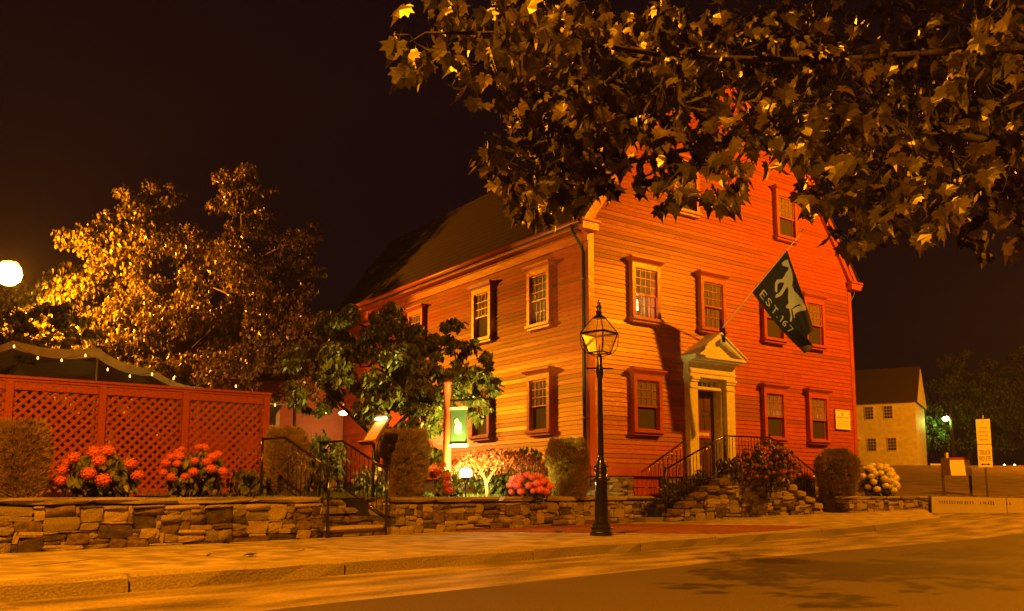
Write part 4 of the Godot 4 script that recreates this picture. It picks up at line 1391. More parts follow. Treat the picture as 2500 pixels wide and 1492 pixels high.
	hexa(st, [Vector3(-3.3, 3.85, 0.25), Vector3(3.6, 3.85, 0.25), Vector3(3.6, 3.85, -5.2), Vector3(-3.3, 3.85, -5.2), Vector3(-3.3, 6.4, -2.4), Vector3(3.6, 6.4, -2.4), Vector3(3.6, 6.4, -2.6), Vector3(-3.3, 6.4, -2.6)])
	put("roof", done(st), M.annex_roof, an)
	var aw := holder("window", an, Vector3(-0.25, 2.33, 0))
	for i in 3:
		for j in 2:
			box("pane", Vector3(-0.36 + i * 0.24 + 0.01, j * 0.48 + 0.01, 0.001), Vector3(-0.36 + i * 0.24 + 0.23, j * 0.48 + 0.47, 0.015), M.dim_room, aw)
	st = begin()
	brick(st, Vector3(-0.5, -0.1, 0), Vector3(-0.38, 1.08, 0.06))
	brick(st, Vector3(0.38, -0.1, 0), Vector3(0.5, 1.08, 0.06))
	brick(st, Vector3(-0.38, 0.97, 0), Vector3(0.38, 1.08, 0.06))
	brick(st, Vector3(-0.38, -0.1, 0), Vector3(0.38, 0.0, 0.08))
	for i in range(1, 3):
		brick(st, Vector3(-0.372 + i * 0.24, 0, 0.005), Vector3(-0.348 + i * 0.24, 0.97, 0.03))
	brick(st, Vector3(-0.38, 0.47, 0.004), Vector3(0.38, 0.5, 0.035))
	put("frame", done(st), M.cream_paint, aw)
	put("downspout", tube_mesh([Vector3(0.75, 0, 0.05), Vector3(0.75, 3.85, 0.05)], [0.045], 8), M.sign_brown, an)

# ------------------------------------------------------------------ gas lamp post
func build_gas_lamp() -> void:
	var o := thing("gas_lamp_post", "black cast iron gas lamp post with empty lantern, unlit, at the kerb", "lamp post", Vector3(1.33, 0.0, -13.22), 0.1)
	put("base", lathe_mesh([Vector2(0.0, 0.0), Vector2(0.175, 0.0), Vector2(0.175, 0.05), Vector2(0.15, 0.06), Vector2(0.155, 0.1), Vector2(0.135, 0.13), Vector2(0.14, 0.16), Vector2(0.11, 0.2)], 8, 0.0, false), M.iron, o)
	put("fluted_shaft", lathe_mesh([Vector2(0.1, 0.2), Vector2(0.102, 0.3), Vector2(0.09, 0.76), Vector2(0.088, 0.8)], 32, 0.1), M.iron, o)
	put("collar", lathe_mesh([Vector2(0.085, 0.79), Vector2(0.115, 0.81), Vector2(0.12, 0.85), Vector2(0.1, 0.88), Vector2(0.092, 0.9), Vector2(0.1, 0.96), Vector2(0.088, 0.98), Vector2(0.095, 1.02), Vector2(0.07, 1.06), Vector2(0.06, 1.12), Vector2(0.05, 1.18)], 24), M.iron, o)
	var knob := lathe_mesh([Vector2(0.001, -0.014), Vector2(0.011, -0.008), Vector2(0.014, 0.0), Vector2(0.011, 0.008), Vector2(0.001, 0.014)], 8)
	for y in [[0.83, 0.122], [0.865, 0.112], [0.97, 0.097], [1.02, 0.097], [0.11, 0.155]]:
		for k in 8:
			var a := TAU * k / 8.0
			put("knob", knob, M.iron, o, Transform3D(Basis.from_scale(Vector3.ONE * 1.15), Vector3(cos(a) * y[1], y[0], sin(a) * y[1])))
	put("shaft", lathe_mesh([Vector2(0.048, 1.16), Vector2(0.044, 1.5), Vector2(0.038, 2.3), Vector2(0.036, 2.36)], 16, 0.06), M.iron, o)
	put("ladder_rest", lathe_mesh([Vector2(0.036, 2.34), Vector2(0.05, 2.38), Vector2(0.058, 2.43), Vector2(0.062, 2.48), Vector2(0.05, 2.53), Vector2(0.04, 2.56), Vector2(0.042, 2.68), Vector2(0.03, 2.71)], 14), M.iron, o)
	put("crossbar", tube_mesh([Vector3(-0.21, 2.5, 0), Vector3(-0.19, 2.5, 0), Vector3(0.19, 2.5, 0), Vector3(0.21, 2.5, 0)], [0.006, 0.013, 0.013, 0.006], 8), M.iron, o)
	# lantern: four tapering sides, hipped roof, finial
	var l := holder("lantern", o, Vector3(0, 2.7, 0), PI / 4)
	var wb := 0.12
	var wt := 0.2
	var hb := 0.04
	var ht := 0.34
	var hr := 0.58
	var wr := 0.07
	var c := func(w: float, y: float, k: int) -> Vector3: return Vector3(w * [-1, 1, 1, -1][k % 4], y, w * [1, 1, -1, -1][k % 4])
	for k in 4:
		bar("lantern_bar", c.call(wb, hb, k), c.call(wt, ht, k), 0.016, 0.016, M.iron, l)
		bar("lantern_bar", c.call(wb, hb, k), c.call(wb, hb, k + 1), 0.018, 0.018, M.iron, l)
		bar("lantern_bar", c.call(wt, ht, k), c.call(wt, ht, k + 1), 0.022, 0.03, M.iron, l)
		bar("lantern_bar", c.call(wt, ht + 0.015, k), c.call(wr, hr, k), 0.014, 0.014, M.iron, l)
		bar("lantern_bar", c.call(wr, hr, k), c.call(wr, hr, k + 1), 0.016, 0.016, M.iron, l)
		var st := begin()
		quad(st, c.call(wb, hb, k), c.call(wt, ht, k), c.call(wt, ht, k + 1), c.call(wb, hb, k + 1))
		put("pane", done(st), M.lantern_glass, l)
		st = begin()
		quad(st, c.call(wt, ht + 0.015, k), c.call(wr, hr, k), c.call(wr, hr, k + 1), c.call(wt, ht + 0.015, k + 1))
		put("roof_pane", done(st), M.lantern_glass, l)
	put("burner", tube_mesh([Vector3(0, 0, 0), Vector3(0, 0.16, 0)], [0.012], 6), M.iron, l)
	put("finial", lathe_mesh([Vector2(0.1, 0.575), Vector2(0.085, 0.6), Vector2(0.04, 0.63), Vector2(0.05, 0.68), Vector2(0.028, 0.71), Vector2(0.045, 0.745), Vector2(0.02, 0.79), Vector2(0.026, 0.81), Vector2(0.003, 0.87)], 14), M.iron, l)
	for k in 4:
		var e: Vector3 = c.call(wt + 0.01, ht, k)
		put("curved_arm", tube_mesh([Vector3(e.x * 0.15, -0.02, e.z * 0.15), Vector3(e.x * 0.75, 0.05, e.z * 0.75), Vector3(e.x * 0.95, 0.14, e.z * 0.95), e], [0.007], 5), M.iron, l)

# ------------------------------------------------------------------ flag
func stroke(im: Image, pts: Array, w: float, col: Color) -> void:
	var size := im.get_width()
	for i in pts.size() - 1:
		var a: Vector2 = pts[i]
		var b: Vector2 = pts[i + 1]
		var lo := (a.min(b) - Vector2(w, w)) * size
		var hi := (a.max(b) + Vector2(w, w)) * size
		for y in range(maxi(0, int(lo.y)), mini(size - 1, int(hi.y) + 1)):
			for x in range(maxi(0, int(lo.x)), mini(size - 1, int(hi.x) + 1)):
				var p := Vector2(x + 0.5, y + 0.5) / size
				if Geometry2D.get_closest_point_to_segment(p, a, b).distance_to(p) < w:
					im.set_pixel(x, y, col)

func build_flag() -> void:
	var o := thing("house_flag", "black flag with white rearing horse and EST. lettering on angled pole", "flag", HOUSE_AT, HOUSE_TURN)
	var t := 0.12
	put("flagpole", tube_mesh([Vector3(t, 4.62, 0.34), Vector3(t, 6.58, 2.87)], [0.014, 0.011], 8), M.sign_white, o)
	put("finial", lathe_mesh([Vector2(0.002, -0.03), Vector2(0.02, 0.0), Vector2(0.028, 0.03), Vector2(0.015, 0.06), Vector2(0.024, 0.085), Vector2(0.002, 0.12)], 10), M.brass, o, Transform3D(Basis(Vector3.RIGHT, 0.92), Vector3(t, 6.59, 2.88)))
	put("ring", lathe_mesh([Vector2(0.013, -0.02), Vector2(0.022, -0.015), Vector2(0.022, 0.015), Vector2(0.013, 0.02)], 10), M.brass, o, Transform3D(Basis(Vector3.RIGHT, 0.92), Vector3(t, 6.45, 2.70)))
	var st := begin()
	brick(st, Vector3(t - 0.05, 4.36, 0.495), Vector3(t + 0.05, 4.56, 0.515))
	brick(st, Vector3(t - 0.03, 4.5, 0.4), Vector3(t + 0.03, 4.72, 0.54))
	put("bracket", done(st), M.iron, o)
	# printed cloth: u along the fly, v down from the upper hoist
	var size := 384
	var im := Image.create(size, size, false, Image.FORMAT_RGB8)
	var dark := Color(0.012, 0.010, 0.016).linear_to_srgb()
	var pale := Color(0.72, 0.66, 0.52).linear_to_srgb()
	im.fill(dark)
	var horse := PackedVector2Array()
	for q in [[0.09, 0.952], [0.16, 0.939], [0.24, 0.943], [0.321, 0.901], [0.366, 0.836], [0.442, 0.832], [0.5, 0.88], [0.594, 0.94], [0.65, 0.95], [0.692, 0.97], [0.732, 0.96], [0.722, 0.9], [0.666, 0.714], [0.631, 0.56], [0.644, 0.496], [0.617, 0.469], [0.591, 0.549], [0.559, 0.57], [0.624, 0.799], [0.643, 0.88], [0.609, 0.825], [0.562, 0.62], [0.546, 0.543], [0.58, 0.438], [0.59, 0.325], [0.577, 0.271], [0.558, 0.293], [0.553, 0.4], [0.506, 0.492], [0.454, 0.422], [0.441, 0.438], [0.46, 0.529], [0.469, 0.56], [0.359, 0.722], [0.324, 0.707], [0.327, 0.587], [0.318, 0.483], [0.267, 0.336], [0.248, 0.33], [0.245, 0.387], [0.274, 0.472], [0.276, 0.598], [0.259, 0.69], [0.204, 0.597], [0.191, 0.529], [0.243, 0.444], [0.231, 0.408], [0.206, 0.409], [0.154, 0.493], [0.147, 0.564], [0.199, 0.671], [0.202, 0.734], [0.183, 0.818], [0.19, 0.877], [0.165, 0.903], [0.13, 0.847], [0.09, 0.798], [0.062, 0.798], [0.063, 0.854]]:
		horse.append(Vector2(q[0], 1.0 - q[1]))
	for y in size:
		for x in size:
			var p := Vector2(x + 0.5, y + 0.5) / size
			if p.x < 0.76 and p.y < 0.75 and Geometry2D.is_point_in_polygon(p, horse):
				im.set_pixel(x, y, pale)
	# letters, drawn as strokes in boxes x, y (foot), width, height
	var glyphs := [
		[0.09, [[[1, 0], [0, 0], [0, 1], [1, 1]], [[0, 0.5], [0.8, 0.5]]]],
		[0.19, [[[1, 0.15], [0.6, 0], [0.1, 0.12], [0.1, 0.35], [0.9, 0.62], [0.95, 0.85], [0.5, 1.0], [0.0, 0.85]]]],
		[0.30, [[[0, 0], [1, 0]], [[0.5, 0], [0.5, 1]]]],
		[0.385, [[[0.2, 0.95], [0.3, 0.95]]]],
		[0.43, [[[0.25, 0.2], [0.55, 0], [0.55, 1]]]],
		[0.495, [[[0.9, 0.05], [0.4, 0.2], [0.1, 0.6], [0.3, 0.98], [0.8, 0.95], [0.9, 0.65], [0.6, 0.5], [0.15, 0.62]]]],
		[0.59, [[[0, 0.02], [1, 0.02], [0.4, 1]]]]]
	for g in glyphs:
		for s in g[1]:
			var pts := []
			for q in s:
				pts.append(Vector2(g[0] + q[0] * 0.058, 0.785 + q[1] * 0.125))
			stroke(im, pts, 0.0085, pale)
	var m := mat("flag_cloth", Color(1, 1, 1), 0.75)
	m.albedo_texture = ImageTexture.create_from_image(im)
	m.cull_mode = BaseMaterial3D.CULL_DISABLED
	m.texture_repeat = false
	var a := Vector2(1.43, 5.46)
	var b := Vector2(2.48, 6.275)
	var b1 := Vector2(2.6, 4.42)
	var a1 := Vector2(2.35, 3.90)
	st = begin(true)
	var n := 28
	var pt := func(i: int, j: int) -> Vector3:
		var u := float(i) / n
		var v := float(j) / n
		var p := a.lerp(a1, u).lerp(b.lerp(b1, u), v)
		var amp := pow(u, 1.3) * 0.13
		var ph := v * 7.5 - u * 1.2
		var tt := t + u * lerpf(0.8, 0.68, v) + amp * sin(ph)
		p.x += amp * 0.3 * cos(ph * 1.0)
		p.y -= 0.12 * sin(u * PI) * (1.0 - v) * (1.0 - v)
		return Vector3(tt, p.y, p.x)
	for i in n:
		for j in n:
			var vs := []
			var ts := []
			for c in [[i, j], [i, j + 1], [i + 1, j + 1], [i + 1, j]]:
				vs.append(pt.call(c[0], c[1]))
				ts.append(Vector2(float(c[0]) / n, 1.0 - float(c[1]) / n))
			quad_uv(st, vs, ts)
	put("cloth", done(st), m, o)

# ------------------------------------------------------------------ the far side: park, white house, signs
func hill(x: float, z: float) -> float:
	var d := -z
	var base := rise(Vector3(minf(x, 20.0), 0, maxf(z, -34.0)))
	return base + 0.2 + clampf((d - 29.0) * 0.062, 0.0, 1.8) + clampf((d - 58.0) * 0.01, 0.0, 1.2)

func build_far_side() -> void:
	var st := begin(true)
	for i in 40:
		for j in 30:
			var x0 := 6.0 + i * 2.6
			var z0 := -24.8 - j * 3.4
			var v := []
			for c in [[x0, z0], [x0, z0 - 3.4], [x0 + 2.6, z0 - 3.4], [x0 + 2.6, z0]]:
				v.append(Vector3(c[0], hill(c[0], c[1]), c[1]))
			var mid: Vector3 = (v[0] + v[2]) * 0.5
			var loc := Transform3D(Basis(Vector3.UP, HOUSE_TURN), HOUSE_AT).affine_inverse() * mid
			if loc.z > -0.5 and loc.x < 7.4 or loc.x < 6.4:
				continue
			quad(st, v[0], v[1], v[2], v[3])
	setting("park_lawn", done(st), M.park_grass)
	var gx := []
	for i in 9000:
		var z := -(24.9 + 5.5 * rng.randf() * rng.randf())
		var x := rng.randf_range(12.2, 32.0)
		gx.append(Transform3D(Basis.from_euler(Vector3(rng.randf_range(-0.4, 0.4), rng.randf() * TAU, 0)).scaled(Vector3.ONE * rng.randf_range(0.7, 1.2)), Vector3(x, hill(x, z) - 0.01, z)))
	var blade := begin()
	for k in 3:
		var d := Vector3(cos(k * 2.1), 0, sin(k * 2.1))
		tri(blade, d * 0.02 - d.cross(Vector3.UP) * 0.008, d * 0.02 + d.cross(Vector3.UP) * 0.008, d * 0.05 + Vector3(0, 0.06, 0))
	tag(cluster("park_turf", done(blade), M.shrub_leaf, gx, tints_of(Color(0.22, 0.19, 0.05), 0.2), self), "rough turf of the park behind the granite edging", "grass")
	# a bed behind the right wall
	var hx := Transform3D(Basis(Vector3.UP, HOUSE_TURN), HOUSE_AT)
	var bed := put("planting_bed", unit_box, M.soil, self, hx * Transform3D(Basis.from_scale(Vector3(3.6, 0.5, 1.3)), Vector3(5.1, 0.22, 0.67)))
	bed.set_meta("kind", "structure")
	# granite edging of the park with cut letters
	var g0 := Vector3(11.62, 0.29, -24.72)
	var g1 := Vector3(17.2, 0.17, -23.5)
	var ge := thing("granite_edging", "pale granite edging with cut letters along the park lawn", "kerb", g0)
	var gd := g1 - g0
	var ln := gd.length()
	var along := gd / ln
	for i in 3:
		bar("block", along * (ln * i / 3.0 + 0.01), along * (ln * (i + 1) / 3.0 - 0.01), 0.35, 0.5, M.white_granite, ge)
	st = begin()
	var side := Vector3(-along.z, 0, along.x)
	if side.z < 0:
		side = -side
	var s := 0.2
	while s < 1.9:
		if rng.randf() < 0.82:
			var c := along * s + side * 0.178 + Vector3(0, 0.1, 0)
			var hh := rng.randf_range(0.03, 0.055)
			for q in [[0.0, 0.02], [rng.randf_range(0.05, 0.09), 0.02]]:
				var p: Vector3 = c + along * q[0]
				hexa(st, [p + Vector3(0, -hh, 0), p + along * 0.025 + Vector3(0, -hh, 0), p + along * 0.025 + Vector3(0, -hh, 0) - side * 0.01, p + Vector3(0, -hh, 0) - side * 0.01, p + Vector3(0, hh, 0), p + along * 0.025 + Vector3(0, hh, 0), p + along * 0.025 + Vector3(0, hh, 0) - side * 0.01, p + Vector3(0, hh, 0) - side * 0.01])
		s += 0.13
	put("lettering", done(st), M.sign_brown, ge)
	# truck route sign
	var font := SystemFont.new()
	font.font_names = PackedStringArray(["Droid Sans"])
	var ts := thing("road_sign", "tall white two-panel road sign reading TRUCK ROUTE on steel post", "sign", Vector3(14.95, 0.24, -27.9), -0.42)
	put("post", tube_mesh([Vector3(0, 0, 0), Vector3(0, 2.85, 0)], [0.03], 8), M.steel, ts)
	box("upper_panel", Vector3(-0.2, 1.93, 0.035), Vector3(0.2, 2.72, 0.045), M.sign_white, ts)
	box("lower_panel", Vector3(-0.2, 1.2, 0.035), Vector3(0.2, 1.91, 0.045), M.sign_white, ts)
	for w in [["TRUCK", 1.66], ["ROUTE", 1.47]]:
		var tm := TextMesh.new()
		tm.font = font
		tm.text = w[0]
		tm.font_size = 16
		tm.pixel_size = 0.0085
		tm.depth = 0.004
		put("lettering", tm, M.sign_black, ts, Transform3D(Basis.from_scale(Vector3(0.78, 1.35, 1)), Vector3(0, w[1], 0.048)))
	put("arrow", plate([Vector2(-0.13, 0.0), Vector2(-0.07, 0.04), Vector2(-0.07, 0.015), Vector2(0.07, 0.015), Vector2(0.07, 0.04), Vector2(0.13, 0.0), Vector2(0.07, -0.04), Vector2(0.07, -0.015), Vector2(-0.07, -0.015), Vector2(-0.07, -0.04)], 0.004), M.sign_black, ts, Transform3D(Basis(), Vector3(0, 1.29, 0.046)))
	st = begin()
	for yy in [2.62, 2.45, 2.32, 2.2, 2.07]:
		var xx := -0.12 if yy < 2.6 else -0.03
		while xx < (0.12 if yy < 2.6 else 0.03):
			brick(st, Vector3(xx, yy - 0.025, 0.046), Vector3(xx + 0.018, yy + 0.025, 0.048))
			xx += 0.036
	put("small_lettering", done(st), M.letter_grey, ts)
	# park notice board on two posts
	var nb := thing("notice_board", "low two-post park notice board with pale panel and red header", "notice board", Vector3(14.45, 0.45, -29.0), -0.35)
	for x in [-0.3, 0.5]:
		box("post", Vector3(x - 0.04, 0, -0.04), Vector3(x + 0.04, 1.3, 0.04), M.sign_brown, nb)
	box("side_panel", Vector3(-0.34, 0.75, 0.05), Vector3(-0.08, 1.32, 0.08), M.sign_brown, nb)
	st = begin()
	hexa(st, [Vector3(-0.06, 0.75, 0.14), Vector3(0.56, 0.75, 0.14), Vector3(0.56, 0.75, 0.11), Vector3(-0.06, 0.75, 0.11), Vector3(-0.1, 1.26, 0.06), Vector3(0.5, 1.26, 0.06), Vector3(0.5, 1.26, 0.03), Vector3(-0.1, 1.26, 0.03)])
	put("panel", done(st), M.sign_white, nb)
	box("header", Vector3(-0.12, 1.262, 0.02), Vector3(0.52, 1.34, 0.07), M.hatch_paint, nb)
	# white house up the hill
	var wh := thing("white_house", "white two-storey house with dark roof beyond the park", "house", Vector3(29.9, 2.45, -65.0), 0.0)
	wh.basis = Basis(Vector3(0.865, 0, 0.5).normalized(), Vector3.UP, Vector3(-0.5, 0, 0.865).normalized())
	box("wall", Vector3(-9.5, 0, -7.0), Vector3(0, 5.0, 0), M.cream_paint, wh)
	st = begin()
	hexa(st, [Vector3(-9.7, 4.95, 0.3), Vector3(0.15, 4.95, 0.3), Vector3(0.15, 4.95, -7.3), Vector3(-9.7, 4.95, -7.3), Vector3(-9.7, 8.0, -3.4), Vector3(0.15, 8.0, -3.4), Vector3(0.15, 8.0, -3.6), Vector3(-9.7, 8.0, -3.6)])
	put("roof", done(st), M.dark_shingle, wh)
	st = begin()
	hexa(st, [Vector3(0.16, 4.9, 0.02), Vector3(0.2, 4.9, 0.02), Vector3(0.2, 4.9, -7.02), Vector3(0.16, 4.9, -7.02), Vector3(0.16, 7.8, -3.45), Vector3(0.2, 7.8, -3.45), Vector3(0.2, 7.8, -3.55), Vector3(0.16, 7.8, -3.55)])
	put("gable", done(st), M.cream_paint, wh)
	for w in [[-1.85, 3.75], [-3.2, 3.75], [-4.75, 3.75], [-6.4, 3.75], [-1.7, 1.35], [-3.1, 1.35]]:
		var wn := holder("window", wh, Vector3(w[0], w[1], 0))
		box("frame", Vector3(-0.34, -0.04, 0.0), Vector3(0.34, 0.98, 0.04), M.cream_paint, wn)
		for i in 3:
			for j in 4:
				box("pane", Vector3(-0.29 + i * 0.195, 0.02 + j * 0.235, 0.041), Vector3(-0.29 + i * 0.195 + 0.17, 0.02 + j * 0.235 + 0.205, 0.05), M.dim_room, wn)
	box("door", Vector3(-5.3, 0.0, 0.0), Vector3(-4.3, 2.1, 0.05), M.sign_brown, wh)
	st = begin()
	hexa(st, [Vector3(-5.7, 2.2, 0.5), Vector3(-3.9, 2.2, 0.5), Vector3(-3.9, 2.2, 0.0), Vector3(-5.7, 2.2, 0.0), Vector3(-4.82, 2.85, 0.5), Vector3(-4.78, 2.85, 0.5), Vector3(-4.78, 2.85, 0.0), Vector3(-4.82, 2.85, 0.0)])
	put("door_hood", done(st), M.cream_paint, wh)
	box("step", Vector3(-5.7, -0.4, 0.0), Vector3(0.2, 0.0, 0.3), M.stone_dark, wh)
	# picket posts beside the white house
	var pf := thing("garden_fence", "short pale fence with white gate post beside the white house", "fence", Vector3(30.2, 2.3, -63.5), 0.3)
	box("post", Vector3(1.2, 0, -0.09), Vector3(1.4, 1.25, 0.09), M.cream_paint, pf)
	box("post", Vector3(0.95, 0, -0.09), Vector3(1.1, 0.7, 0.09), M.cream_paint, pf)
	box("rail", Vector3(-0.2, 0.1, -0.04), Vector3(0.95, 0.45, 0.04), M.cream_paint, pf)
	# far lamp with a cold light
	var fl := thing("street_lamp", "greenish white street lamp on wooden pole beyond the park", "street lamp", Vector3(37.5, 2.6, -75.0))
	put("pole", tube_mesh([Vector3(0, 0, 0), Vector3(0, 5.8, 0)], [0.19, 0.13], 10), M.bark, fl)
	put("arm", tube_mesh([Vector3(0, 4.5, 0), Vector3(-0.45, 4.62, 0.1)], [0.04], 6), M.steel, fl)
	put("lamp_globe", lathe_mesh([Vector2(0.002, -0.22), Vector2(0.2, -0.16), Vector2(0.28, 0.0), Vector2(0.2, 0.14), Vector2(0.002, 0.2)], 14), M.far_bulb, fl, Transform3D(Basis(), Vector3(-0.5, 4.35, 0.1)))
	lamp_light(fl, Vector3(-0.5, 4.25, 0.1), Color(0.72, 1.0, 0.38), 55.0, 0.2)
	# cars waiting far down the street
	for q in [[Vector3(56.8, 3.1, -101.0), 0.1, "far parked car with two white headlights on", "warm_bulb", "cars far down the street"], [Vector3(60.2, 3.1, -104.0), 0.3, "far dark car with red tail lights on", "red_bulb", "cars far down the street"]]:
		var c := thing("parked_car", q[2], "car", q[0], q[1], q[4])
		put("body", plate([Vector2(-0.9, 0.3), Vector2(0.9, 0.3), Vector2(0.92, 0.8), Vector2(0.8, 0.95), Vector2(0.62, 1.4), Vector2(-0.62, 1.4), Vector2(-0.8, 0.95), Vector2(-0.92, 0.8)], 0.1), M.sign_black, c)
		box("hull", Vector3(-0.9, 0.25, -4.2), Vector3(0.9, 0.9, -0.001), M.sign_black, c)
		box("cabin", Vector3(-0.75, 0.9, -3.2), Vector3(0.75, 1.42, -0.9), M.sign_black, c)
		for x in [-0.62, 0.62]:
			put("car_light", lathe_mesh([Vector2(0.001, 0.06), Vector2(0.1, 0.05), Vector2(0.14, 0.0)], 10), M[q[3]], c, Transform3D(Basis(Vector3.RIGHT, PI / 2), Vector3(x, 0.7, 0.101)))
			for z in [-0.8, -3.4]:
				put("wheel", lathe_mesh([Vector2(0.001, -0.1), Vector2(0.32, -0.1), Vector2(0.32, 0.1), Vector2(0.001, 0.1)], 14), M.sign_black, c, Transform3D(Basis(Vector3.FORWARD, PI / 2), Vector3(x * 1.35, 0.32, z)))

# ------------------------------------------------------------------ plants
func maple_leaf() -> ArrayMesh:
	var o := [Vector2(0.03, 0.02), Vector2(0.16, 0.1), Vector2(0.36, 0.06), Vector2(0.33, -0.06), Vector2(0.56, -0.2), Vector2(0.42, -0.27), Vector2(0.47, -0.46), Vector2(0.28, -0.4), Vector2(0.2, -0.58), Vector2(0.13, -0.62), Vector2(0.0, -0.98)]
	var st := begin()
	var mid := [Vector3(0, 0, 0), Vector3(0, -0.3, 0.035), Vector3(0, -0.6, 0.03)]
	for s in [-1.0, 1.0]:
		var v := []
		for p in o:
			v.append(Vector3(p.x * s, p.y, -0.45 * p.x * p.x - 0.16 * p.y * p.y))
		for i in v.size() - 1:
			tri(st, mid[0] if i < 3 else mid[1] if i < 8 else mid[2], v[i], v[i + 1])
		tri(st, mid[0], mid[1], v[3])
		tri(st, mid[1], mid[2], v[8])
		tri(st, mid[2], Vector3(0, -0.98, -0.15), v[9])
	tri(st, Vector3(-0.012, 0, 0), Vector3(0.012, 0, 0), Vector3(0.03, 0.5, -0.1))
	return done(st)

func oval_leaf(w: float, droop: float) -> ArrayMesh:
	var st := begin()
	var pts := [Vector3(0, 0, 0), Vector3(w, -0.35, -droop * 0.3), Vector3(w * 0.75, -0.7, -droop * 0.8), Vector3(0, -1.0, -droop)]
	var spine := [Vector3(0, -0.35, 0.08), Vector3(0, -0.7, 0.03 - droop * 0.5)]
	for s in [-1.0, 1.0]:
		var v := []
		for p in pts:
			v.append(Vector3(p.x * s, p.y, p.z))
		tri(st, v[0], v[1], spine[0])
		tri(st, spine[0], v[1], v[2])
		tri(st, spine[0], v[2], spine[1])
		tri(st, spine[1], v[2], v[3])
	return done(st)

func sprig() -> ArrayMesh:
	var st := begin()
	for k in 5:
		var a := k * TAU / 5.0 + 0.3
		var d := Vector3(cos(a) * 0.35, 0.9, sin(a) * 0.35).normalized()
		var s := d.cross(Vector3(sin(a), 0.2, cos(a))).normalized() * 0.06
		tri(st, -s, s, d * (0.8 + 0.2 * (k % 2)))
		tri(st, d * 0.35 - s * 0.3, d * 0.35 + s * 0.3, d * 0.7 + Vector3(cos(a + 1), 0.1, sin(a + 1)) * 0.3)
	return done(st)

func floret_ball() -> ArrayMesh:
	var st := begin()
	for i in 46:
		var y := 1.0 - 2.0 * (i + 0.5) / 46.0
		var a := i * 2.39996
		var n := Vector3(cos(a) * sqrt(1 - y * y), y, sin(a) * sqrt(1 - y * y))
		var u := n.cross(Vector3(0.3, 0.8, 0.5)).normalized()
		var v := n.cross(u)
		for k in 4:
			var t := k * PI / 2 + i
			var e := u * cos(t) + v * sin(t)
			var f := u * cos(t + 0.7) + v * sin(t + 0.7)
			var g := u * cos(t - 0.7) + v * sin(t - 0.7)
			tri(st, n * 0.93, n * 1.0 + f * 0.16, n * 1.03 + e * 0.23)
			tri(st, n * 0.93, n * 1.03 + e * 0.23, n * 1.0 + g * 0.16)
	lathe(st, [Vector2(0.001, -0.86), Vector2(0.6, -0.62), Vector2(0.86, 0.0), Vector2(0.6, 0.62), Vector2(0.001, 0.86)], 8)
	return done(st)

func tints_of(c: Color, vary := 0.35, n := 60) -> Array:
	var out := []
	for i in n:
		var k := rng.randf_range(1.0 - vary, 1.0 + vary)
		out.append(Color(c.r * k * rng.randf_range(0.85, 1.2), c.g * k, c.b * k * rng.randf_range(0.8, 1.1)))
	return out

func bush(label: String, at: Vector3, r: Vector3, n: int, leaf: Mesh, size: float, c: Color, called := "shrub", blooms: Array = [], bloom_r := 0.09, bloom_c := Color(0.5, 0.06, 0.07)) -> Node3D:
	var o := thing(called, label, "plant" if called != "hydrangea" else "flowering shrub", at, 0.0, "hydrangeas" if called == "hydrangea" else "garden shrubs")
	var st := begin(true)
	for k in 7:
		var a := k * 0.9
		tube(st, [Vector3(0, -0.05, 0), Vector3(cos(a) * r.x * 0.3, r.y * 0.7, sin(a) * r.z * 0.3), Vector3(cos(a) * r.x * 0.6, r.y * 1.3, sin(a) * r.z * 0.6)], [0.012, 0.009, 0.004], 5)
	put("stems", done(st), M.bark, o)
	var xfs := []
	for i in n:
		var d := ball().normalized()
		var q := Vector3(d.x * r.x, d.y * r.y + r.y, d.z * r.z) * 1.0
		var k := pow(rng.randf(), 0.35)
		q = Vector3(q.x * k, r.y + d.y * r.y * k, q.z * k)
		q += Vector3(sin(d.x * 9 + at.x) * 0.06, cos(d.z * 8) * 0.06, 0) * r.x
		xfs.append(turned(q, size * rng.randf_range(0.6, 1.25), 0.2))
	cluster("foliage", leaf, M.shrub_leaf, xfs, tints_of(c), o)
	if blooms.size():
		var fb := floret_ball()
		for b in blooms:
			var k := rng.randf_range(0.8, 1.15)
			var m: StandardMaterial3D = M.petal.duplicate() if not M.has("bloom_%s" % bloom_c.to_html()) else M["bloom_%s" % bloom_c.to_html()]
			m.albedo_color = bloom_c.linear_to_srgb()
			m.vertex_color_use_as_albedo = false
			M["bloom_%s" % bloom_c.to_html()] = m
			put("bloom", fb, m, o, Transform3D(Basis.from_euler(Vector3(rng.randf() * 6, rng.randf() * 6, 0)).scaled(Vector3(1, 0.85, 1) * bloom_r * k), b))
	return o

func spots(n: int, r: Vector3, lo := -0.2, back := -0.2) -> Array:
	var out := []
	var tries := 0
	while out.size() < n and tries < 900:
		tries += 1
		var d := ball().normalized()
		if d.y < lo or d.z < back:
			continue
		var p := Vector3(d.x * r.x, r.y + d.y * r.y, d.z * r.z) * 1.0
		var ok := true
		for q in out:
			if p.distance_to(q) < 0.12:
				ok = false
		if ok:
			out.append(p)
	return out

